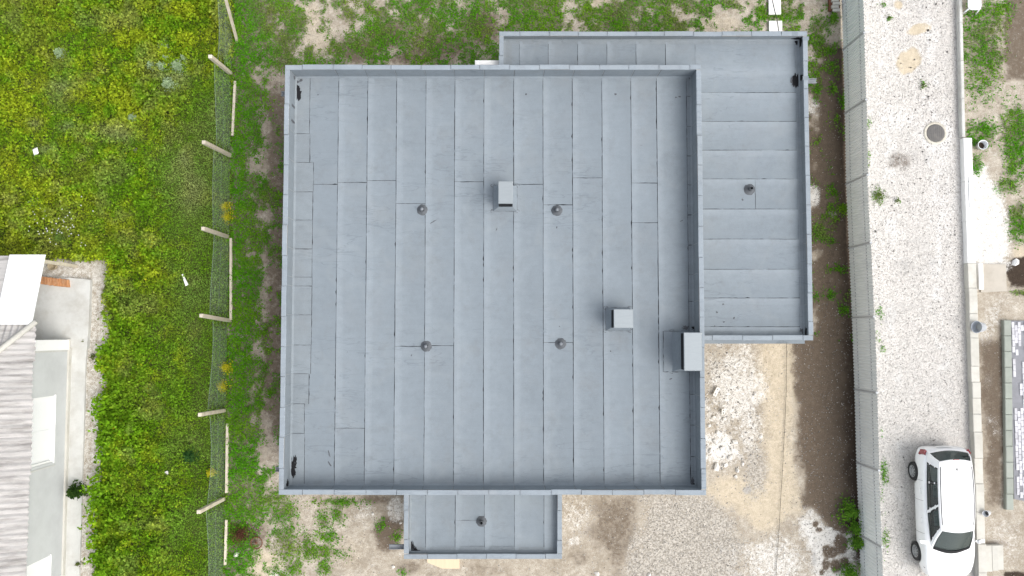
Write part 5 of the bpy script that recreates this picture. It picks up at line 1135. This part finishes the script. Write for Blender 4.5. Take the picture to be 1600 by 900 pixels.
# meadow
n = 430000
X = rng.uniform(-19.6, -9.2, n); Y = rng.uniform(-9.8, 13.4, n); px, py = px_of(X, Y); mk = masks(px, py)['_meadow']
keep = rng.random(n) < mk; X, Y, px, py = X[keep], Y[keep], px[keep], py[keep]; n = len(X)
mown = np.clip(sstep(235, 285, px + (fbm(px, py, 40, 3) - .5) * 90) * sstep(120, 260, py + (fbm(px, py, 60, 5) - .5) * 160) * (1 - .45 * sstep(470, 560, py)) + .7 * sstep(290, 320, px) * sstep(150, 220, py), 0, 1)
clump = fbm(X, Y, .55, 81); cl2 = fbm(X, Y, .16, 85, 3); big = fbm(X, Y, 2.6, 91); ht = np.clip((clump - .34) * 1.5 + (cl2 - .5) * .6, .03, .6) * (1 - .80 * mown) * (.55 + .9 * fbm(X, Y, 3.0, 95)) + .03
edge = sstep(215, 160, px) * sstep(470, 540, py); top_dk = sstep(60, 0, py) * sstep(60, 180, px); strip_dk = sstep(80, 0, 400 - py) * sstep(420, 380, py) * sstep(160, 90, px)
ht = ht * (1 + .8 * np.maximum(edge, strip_dk)); lay = rng.random(n) ** .7; Z = gz(X, Y) + ht * lay
P = np.stack([X, Y, Z], -1); broad = rng.random(n) < (.30 + .9 * np.maximum(np.maximum(edge, top_dk), .7 * sstep(.50, .62, clump)) * (1 - mown))
L = np.where(broad, rng.uniform(.05, .11, n), rng.uniform(.05, .12, n)) * (1 - .35 * mown) * (1 + .55 * edge * rng.random(n)); W = np.where(broad, L * rng.uniform(.55, .85, n), rng.uniform(.012, .024, n)); yaw = rng.uniform(0, 2 * math.pi, n); tilt = np.where(broad, rng.normal(.25, .45, n), rng.uniform(.2, 1.1, n))
yl = np.clip((big - .40) * 1.7 + (fbm(X, Y, .5, 101) - .5) * 2.2 + rng.normal(0, .22, n) + .28 * sstep(300, 0, px) + .16 * sstep(250, 100, py) - .05 * edge - .25 * mown, 0, 1); c = mix3(GRN, YEL, yl)
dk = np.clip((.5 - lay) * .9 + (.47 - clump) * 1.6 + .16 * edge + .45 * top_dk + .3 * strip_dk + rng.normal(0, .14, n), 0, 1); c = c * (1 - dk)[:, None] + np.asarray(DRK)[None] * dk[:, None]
ol = np.clip((fbm(px, py, 70, 111) - .47) * 3.2 + rng.normal(0, .2, n), 0, .85) * (1 - edge) * (1 - .7 * mown); c = c * (1 - ol * .7)[:, None] + np.asarray(OLV)[None] * (ol * .7)[:, None]
pm_ = np.clip(mown * (fbm(px, py, 50, 121) - .30) * 2.0, 0, .75); c = c * (1 - pm_)[:, None] + np.asarray((.22, .36, .070))[None] * pm_[:, None]
pt_ = np.clip(sstep(.56, .70, fbm(px, py, 34, 181)) * (1 - edge) + rng.normal(0, .12, n), 0, .85); c = c * (1 - pt_ * .32)[:, None] + np.asarray((.36, .36, .14))[None] * (pt_ * .32)[:, None]
bs_ = np.maximum.reduce([np.exp(-(((px - a) / e) ** 2 + ((py - d) / f_) ** 2)) for a, d, e, f_ in ((100, 138, 24, 14), (185, 208, 30, 14), (75, 235, 18, 9), (58, 195, 9, 9), (110, 200, 14, 8), (300, 300, 22, 40), (290, 250, 14, 20), (270, 120, 30, 8))]); k_ = np.clip(bs_ * .55, 0, .55); c = c * (1 - k_)[:, None] + np.asarray((.35, .38, .18))[None] * k_[:, None]; P[:, 2] = P[:, 2] * (1 - .6 * k_)
yd = rng.random(n) < .012 * sstep(.5, .7, fbm(X, Y, 1.0, 131)) * (1 - mown); c[yd] = (.46, .44, .03)
c = c * rng.uniform(.5, 1.5, n)[:, None]
o = leaves('meadow_grass', P, L, W, yaw, tilt, c, roll=rng.normal(0, .5, n)); tag(o, 'overgrown green and yellowish meadow left of the net fence', 'grass', kind='stuff')
# patchy grass in the yards
n = 1250000
X = rng.uniform(-9.9, 19.4, n); Y = rng.uniform(-9.8, 13.4, n)
inside = ((X > HX0 + .1) & (X < HX1 - .1) & (Y > HY0 + .1) & (Y < HY1 - .1)); X, Y = X[~inside], Y[~inside]
px, py = px_of(X, Y); G_ = masks(px, py)['_G']; keep = rng.random(len(X)) < np.clip(G_ * 1.15, 0, 1) * (.30 + .70 * sstep(.36, .60, fbm(X, Y, .17, 141, 3))); X, Y, px, py = X[keep], Y[keep], px[keep], py[keep]; n = len(X)
cl = fbm(X, Y, .4, 151, 3); nearf = sstep(420, 375, px); Z = gz(X, Y) + rng.random(n) * (.03 + .09 * nearf + .04 * cl); Z = np.where((X > 11.42) & (X < 15.2), Z + .045, Z)
broad = rng.random(n) < .35 + .3 * nearf; L = np.where(broad, rng.uniform(.04, .085, n), rng.uniform(.045, .10, n)); W = np.where(broad, L * .65, rng.uniform(.012, .024, n)); yaw = rng.uniform(0, 6.283, n); tilt = np.where(broad, rng.normal(.25, .4, n), rng.uniform(.1, 1.0, n))
yl = np.clip((fbm(X, Y, .8, 161) - .42) * 2.0 + rng.normal(0, .2, n), 0, 1) * .6; c = mix3((.095, .300, .014), (.25, .37, .030), yl)
dry = np.clip((fbm(X, Y, .7, 171) - .50) * 2.6 + rng.normal(0, .25, n) + .10 * sstep(200, 60, py), 0, .9) * (1 - nearf) * .8; c = c * (1 - dry * .8)[:, None] + np.asarray((.25, .205, .105))[None] * (dry * .8)[:, None]
c = c * rng.uniform(.7, 1.3, n)[:, None]
print('yard leaves', n)
o = leaves('yard_grass', np.stack([X, Y, Z], -1), L, W, yaw, tilt, c, roll=rng.normal(0, .4, n)); tag(o, 'thin patchy grass growing through the bare yard soil', 'grass', kind='stuff')
# single plants
def plant(name, px, py, r, h, n, col, lsize, label, cat='plant', group=None, stems=0, z0=0, wr=.6, var=.25, core=None, tiltm=.2):
    c0 = at(px, py, 0); rr = np.minimum(np.abs(rng.normal(0, .55, n)), 1.35) * r; a = rng.uniform(0, 6.283, n); lob = 1 + .35 * np.sin(a * 3 + px) * rng.random(n); x = c0.x + rr * lob * np.cos(a); y = c0.y + rr * lob * np.sin(a)
    z = z0 + h * rng.random(n) ** .6 * np.clip(1 - .6 * (rr / r) ** 2, .1, 1)
    k = mix3(col[0], col[1], rng.random(n)) * rng.uniform(1 - var, 1 + var, n)[:, None]; L = rng.uniform(.6, 1.2, n) * lsize
    lo = leaves('leaves', np.stack([x, y, z], -1), L, L * wr, rng.uniform(0, 6.283, n), rng.normal(tiltm, .4, n), k)
    lo.name = 'leaves'; e = thing(name, (c0.x, c0.y, z0), label, cat, group); lo.parent = e; lo.matrix_parent_inverse = Matrix.Translation(-e.location)
    s = B()
    for q in range(max(3, stems)):
        t = rng.uniform(0, 6.283); q2 = r * .7 * rng.random(); s.tube([(c0.x, c0.y, z0 - .02), (c0.x + q2 * .5 * math.cos(t), c0.y + q2 * .5 * math.sin(t), z0 + h * .5), (c0.x + q2 * math.cos(t), c0.y + q2 * math.sin(t), z0 + h * .85)], [.008, .006, .004], 4)
    s.build('stem', core or M['stem'], e); return e
M['stem'] = surf('green_stem', (.10, .14, .04), .2, 8, 40, .8, bmp=0); M['twig'] = surf('brown_twig', (.12, .06, .04), .3, 8, 40, .9, bmp=0)
PALE = ((.26, .37, .19), (.42, .52, .32)); PG = 'pale herbs in the meadow'
for px_, py_, r_, lb in ((261, 76, .26, 'largest pale green herb, topmost of the cluster near the net fence'), (241, 105, .15, 'small pale green herb at the left of the cluster'), (257, 106, .16, 'pale green herb in the middle of the cluster row'), (281, 105, .24, 'broad pale green herb at the fence side of the cluster'), (266, 134, .22, 'pale green herb lowest in the cluster near the net fence'), (98, 86, .16, 'lone pale green herb in the far part of the meadow, near the top left'), (213, 187, .17, 'pale green herb beside yellow flowers in the middle of the meadow'), (291, 94, .10, 'tiny pale green herb beside the broad one'), (264, 95, .12, 'small pale green herb between the topmost one and the row'), (60, 318, .18, 'faint pale green herb beside the white flowering weeds')):
    plant('pale_herb', px_, py_, r_, .45, int(1500 * r_ / .2 * r_ / .2 * .25) + 60, PALE, .065, lb, 'herb', PG, wr=.5)
plant('dark_shrub', 128, 764, .24, .75, 900, ((.016, .045, .010), (.055, .10, .02)), .085, 'small dark green shrub growing at the edge of the concrete apron', 'shrub', z0=.06)
plant('dark_shrub', 298, 712, .32, .30, 500, ((.02, .07, .02), (.06, .13, .03)), .07, 'dark green clump in the meadow near the net fence bottom', 'shrub')
plant('dry_shrub', 378, 833, .42, .35, 700, ((.06, .03, .02), (.16, .075, .045)), .07, 'reddish brown dried shrub beside the net fence', 'shrub', core=M['twig'], wr=.35, stems=14)
for px_, py_, r_, lb in ((357, 325, .20, 'yellow flowering weed on the net, upper of two'), (358, 341, .20, 'yellow flowering weed on the net, lower of two'), (357, 573, .26, 'yellow flowering weed by the net, beside the long bare patch'), (352, 603, .22, 'yellow leaved weed low on the net below its flowering neighbour'), (334, 736, .17, 'round yellow flowering weed in front of the lower netting')):
    plant('yellow_weed', px_, py_, r_, .5, 260, ((.34, .36, .02), (.60, .52, .03)), .055, lb, 'weed', 'yellow weeds along the net fence')
plant('white_weed', 98, 372, .30, .35, 260, ((.10, .19, .03), (.2, .28, .06)), .06, 'white flowering weed above the bright canopy', 'weed')
n = 60; c0 = at(98, 360, 0); o = leaves('white_blossom', np.stack([c0.x + rng.normal(0, .5, n), c0.y + rng.normal(0, .45, n), rng.uniform(.35, .55, n)], -1), np.full(n, .05), np.full(n, .045), rng.uniform(0, 6.28, n), rng.normal(0, .3, n), np.full((n, 3), .75)); tag(o, 'tiny white blossoms scattered over the weeds above the canopy', 'blossom', kind='stuff')
for px_, py_, r_, h_, lb in ((1322, 797, .38, .5, 'bright green weed clump against the sheet fence, level with the car rear'), (1331, 822, .26, .5, 'green weed clump just below the biggest one at the sheet fence'), (1335, 845, .28, .5, 'green weed clump at the sheet fence level with the windscreen'), (1325, 893, .34, .4, 'green weed clump in the bottom corner by the sheet fence'), (1299, 30, .2, .3, 'green weed by the bricks at the top of the sheet fence'), (1302, 140, .16, .2, 'green weed tuft near the annex scupper')):
    plant('fence_weed', px_, py_, r_, h_, int(420 * r_ * r_ / .1), ((.07, .19, .02), (.18, .36, .04)), .10, lb, 'weed', 'weeds along the sheet fence', wr=.45)
for px_, py_, r_, lb in ((133, 533, .12, 'sprig of weed growing at the corner of the porch floor'), (124, 880, .10, 'thin weed line in the apron crack at the bottom'), (147, 557, .12, 'small weed on the dirt path by the apron')):
    plant('path_weed', px_, py_, r_, .18, 110, ((.06, .10, .02), (.16, .17, .05)), .05, lb, 'weed', 'weeds along the apron')
for px_, py_, r_, lb in ((1371, 305, .26, 'low green weed patch on the lane beside the sheet fence'), (1441, 134, .15, 'small green tuft on the white gravel above the manhole'), (1388, 29, .13, 'small green tuft on the gravel near the top of the lane'), (1401, 314, .13, 'flat green tuft right of the low weed patch on the lane')):
    plant('lane_weed', px_, py_, r_, .12, int(2600 * r_ * r_), ((.06, .11, .02), (.15, .19, .05)), .05, lb, 'weed', 'weeds in the gravel lane', z0=.05)
n = 210; X = rng.uniform(11.7, 15.1, n); Y = rng.uniform(-9.0, 12.8, n); X[:90] = rng.normal(14.1, .5, 90); Y[:90] = rng.normal(7.6, 1.6, 90)
_px, _py = px_of(X, Y); CL = (X, Y)
# bricks stacked by the sheet fence at the top
bp = thing('brick_stack', at(1304, 8, 0), 'stack of reddish boards and grey bricks at the foot of the sheet fence', 'bricks')
for k in range(4):
    c = at(1304 + (k % 2) * 2, 1 + k * 5.2, .15); bl = B(); bl.obox((c.x, c.y, .18), (.12, .005, 0), (-.004, .05, 0), (0, 0, .04), .006); bl.build('brick', M['concw'], bp)
for k in range(3):
    c = at(1297 + k * 6, 4, .06); bl = B(); bl.obox((c.x, c.y + .15, .065), (.05, 0, 0), (.01, .45, 0), (0, 0, .06), .006); bl.build('board', surf('red_brown_board', (.16, .07, .045), .3, 5, 40, .9), bp)
# ------------------------------------------------------------------ loose stones
OCT = np.array([(1, 0, 0), (-1, 0, 0), (0, 1, 0), (0, -1, 0), (0, 0, 1), (0, 0, -1)], float); OF = np.array([(0, 2, 4), (2, 1, 4), (1, 3, 4), (3, 0, 4), (2, 0, 5), (1, 2, 5), (3, 1, 5), (0, 3, 5)])
def rocks(name, X, Y, Z, r, col, label, cat):
    n = len(X); J = OCT[None] * rng.uniform(.6, 1.25, (n, 6, 1)) * r[:, None, None]; J[:, :, 2] *= .65; J = J + rng.normal(0, .16, (n, 6, 3)) * r[:, None, None]
    a = rng.uniform(0, 6.283, n); ca, sa = np.cos(a)[:, None], np.sin(a)[:, None]; V = np.stack([J[:, :, 0] * ca - J[:, :, 1] * sa + X[:, None], J[:, :, 0] * sa + J[:, :, 1] * ca + Y[:, None], J[:, :, 2] + (Z + r * .25)[:, None]], -1).reshape(-1, 3)
    Fq = (OF[None] + (np.arange(n) * 6)[:, None, None]).reshape(-1, 3); o = np_mesh(name, V, Fq, M['rock'], color=np.repeat(col, 6, axis=0)); tag(o, label, cat, kind='stuff'); return o
n = 42000; X = rng.uniform(11.45, 15.2, n); Y = rng.uniform(-9.5, 13.2, n); px, py = px_of(X, Y); m_ = masks(px, py)
keep = rng.random(n) < np.clip(m_['pebble'] * (1 - .75 * m_['sand']), 0, 1); X, Y = X[keep], Y[keep]; px, py = px[keep], py[keep]; n = len(X); tone = np.clip(rng.normal(.63, .12, n), .15, .82); tone = np.where(rng.random(n) < .045, rng.uniform(.10, .3, n), tone)
Z = .045 + (fbm(X, Y, 0.16, 71, 3) - .5) * .022 + (fbm(X, Y, 2, 75) - .5) * .03
rocks('lane_gravel', X, Y, Z, rng.uniform(.008, .022, n) * np.where(rng.random(n) < .03, 1.7, 1), tone[:, None] * np.array([1, .955, .905]), 'loose white limestone gravel covering the lane', 'gravel')
X, Y = CL; n = len(X); rocks('lane_clods', X, Y, np.full(n, .05), rng.uniform(.010, .03, n) * np.where(rng.random(n) < .15, 1.6, 1), rng.uniform(.06, .26, n)[:, None] * np.array([1, .95, .85]), 'dark clods and stones strewn over the white gravel lane', 'gravel')
n = 90000; X = rng.uniform(-7, 11.4, n); Y = rng.uniform(-9.5, 1.0, n); ok = ~((X > HX0) & (X < HX1) & (Y > HY0)) & ~((X > PX0) & (X < PX1) & (Y > PY0)); X, Y = X[ok], Y[ok]; px, py = px_of(X, Y); m_ = masks(px, py)
keep = rng.random(len(X)) < np.clip(m_['gravel'] * .8 + m_['lime'] * .75 + .10 + .10 * m_['brown'], 0, 1) * .55; X, Y, px, py = X[keep], Y[keep], px[keep], py[keep]; mm = masks(px, py); n = len(X)
tone = np.clip(rng.normal(.40, .13, n) + .15 * mm['lime'], .10, .78); rub = np.hypot((px - 1150) / 55, (py - 650) / 110) < 1
r_ = rng.uniform(.008, .022, n) * np.where(rub & (rng.random(n) < .22), rng.uniform(1.2, 2.3, n), 1)
rocks('yard_gravel', X, Y, gz(X, Y), r_, tone[:, None] * np.array([1, .96, .90]), 'grey and white rubble gravel strewn over the yard below the house', 'gravel')
n = 16000; X = np.concatenate([rng.uniform(8.9, 11.4, n // 2), rng.uniform(-9.4, -6.6, n // 4), rng.uniform(15.4, 18.5, n // 4)]); Y = rng.uniform(-9.5, 13, n); px, py = px_of(X, Y); mm = masks(px, py); keep = rng.random(n) < .25 + .6 * mm['lime']; X, Y = X[keep], Y[keep]; n = len(X)
tone = np.clip(rng.normal(.36, .16, n), .08, .8); rocks('soil_stones', X, Y, gz(X, Y), rng.uniform(.006, .02, n), tone[:, None] * np.array([1, .95, .88]), 'small pale stones strewn over the bare soil strips', 'gravel')
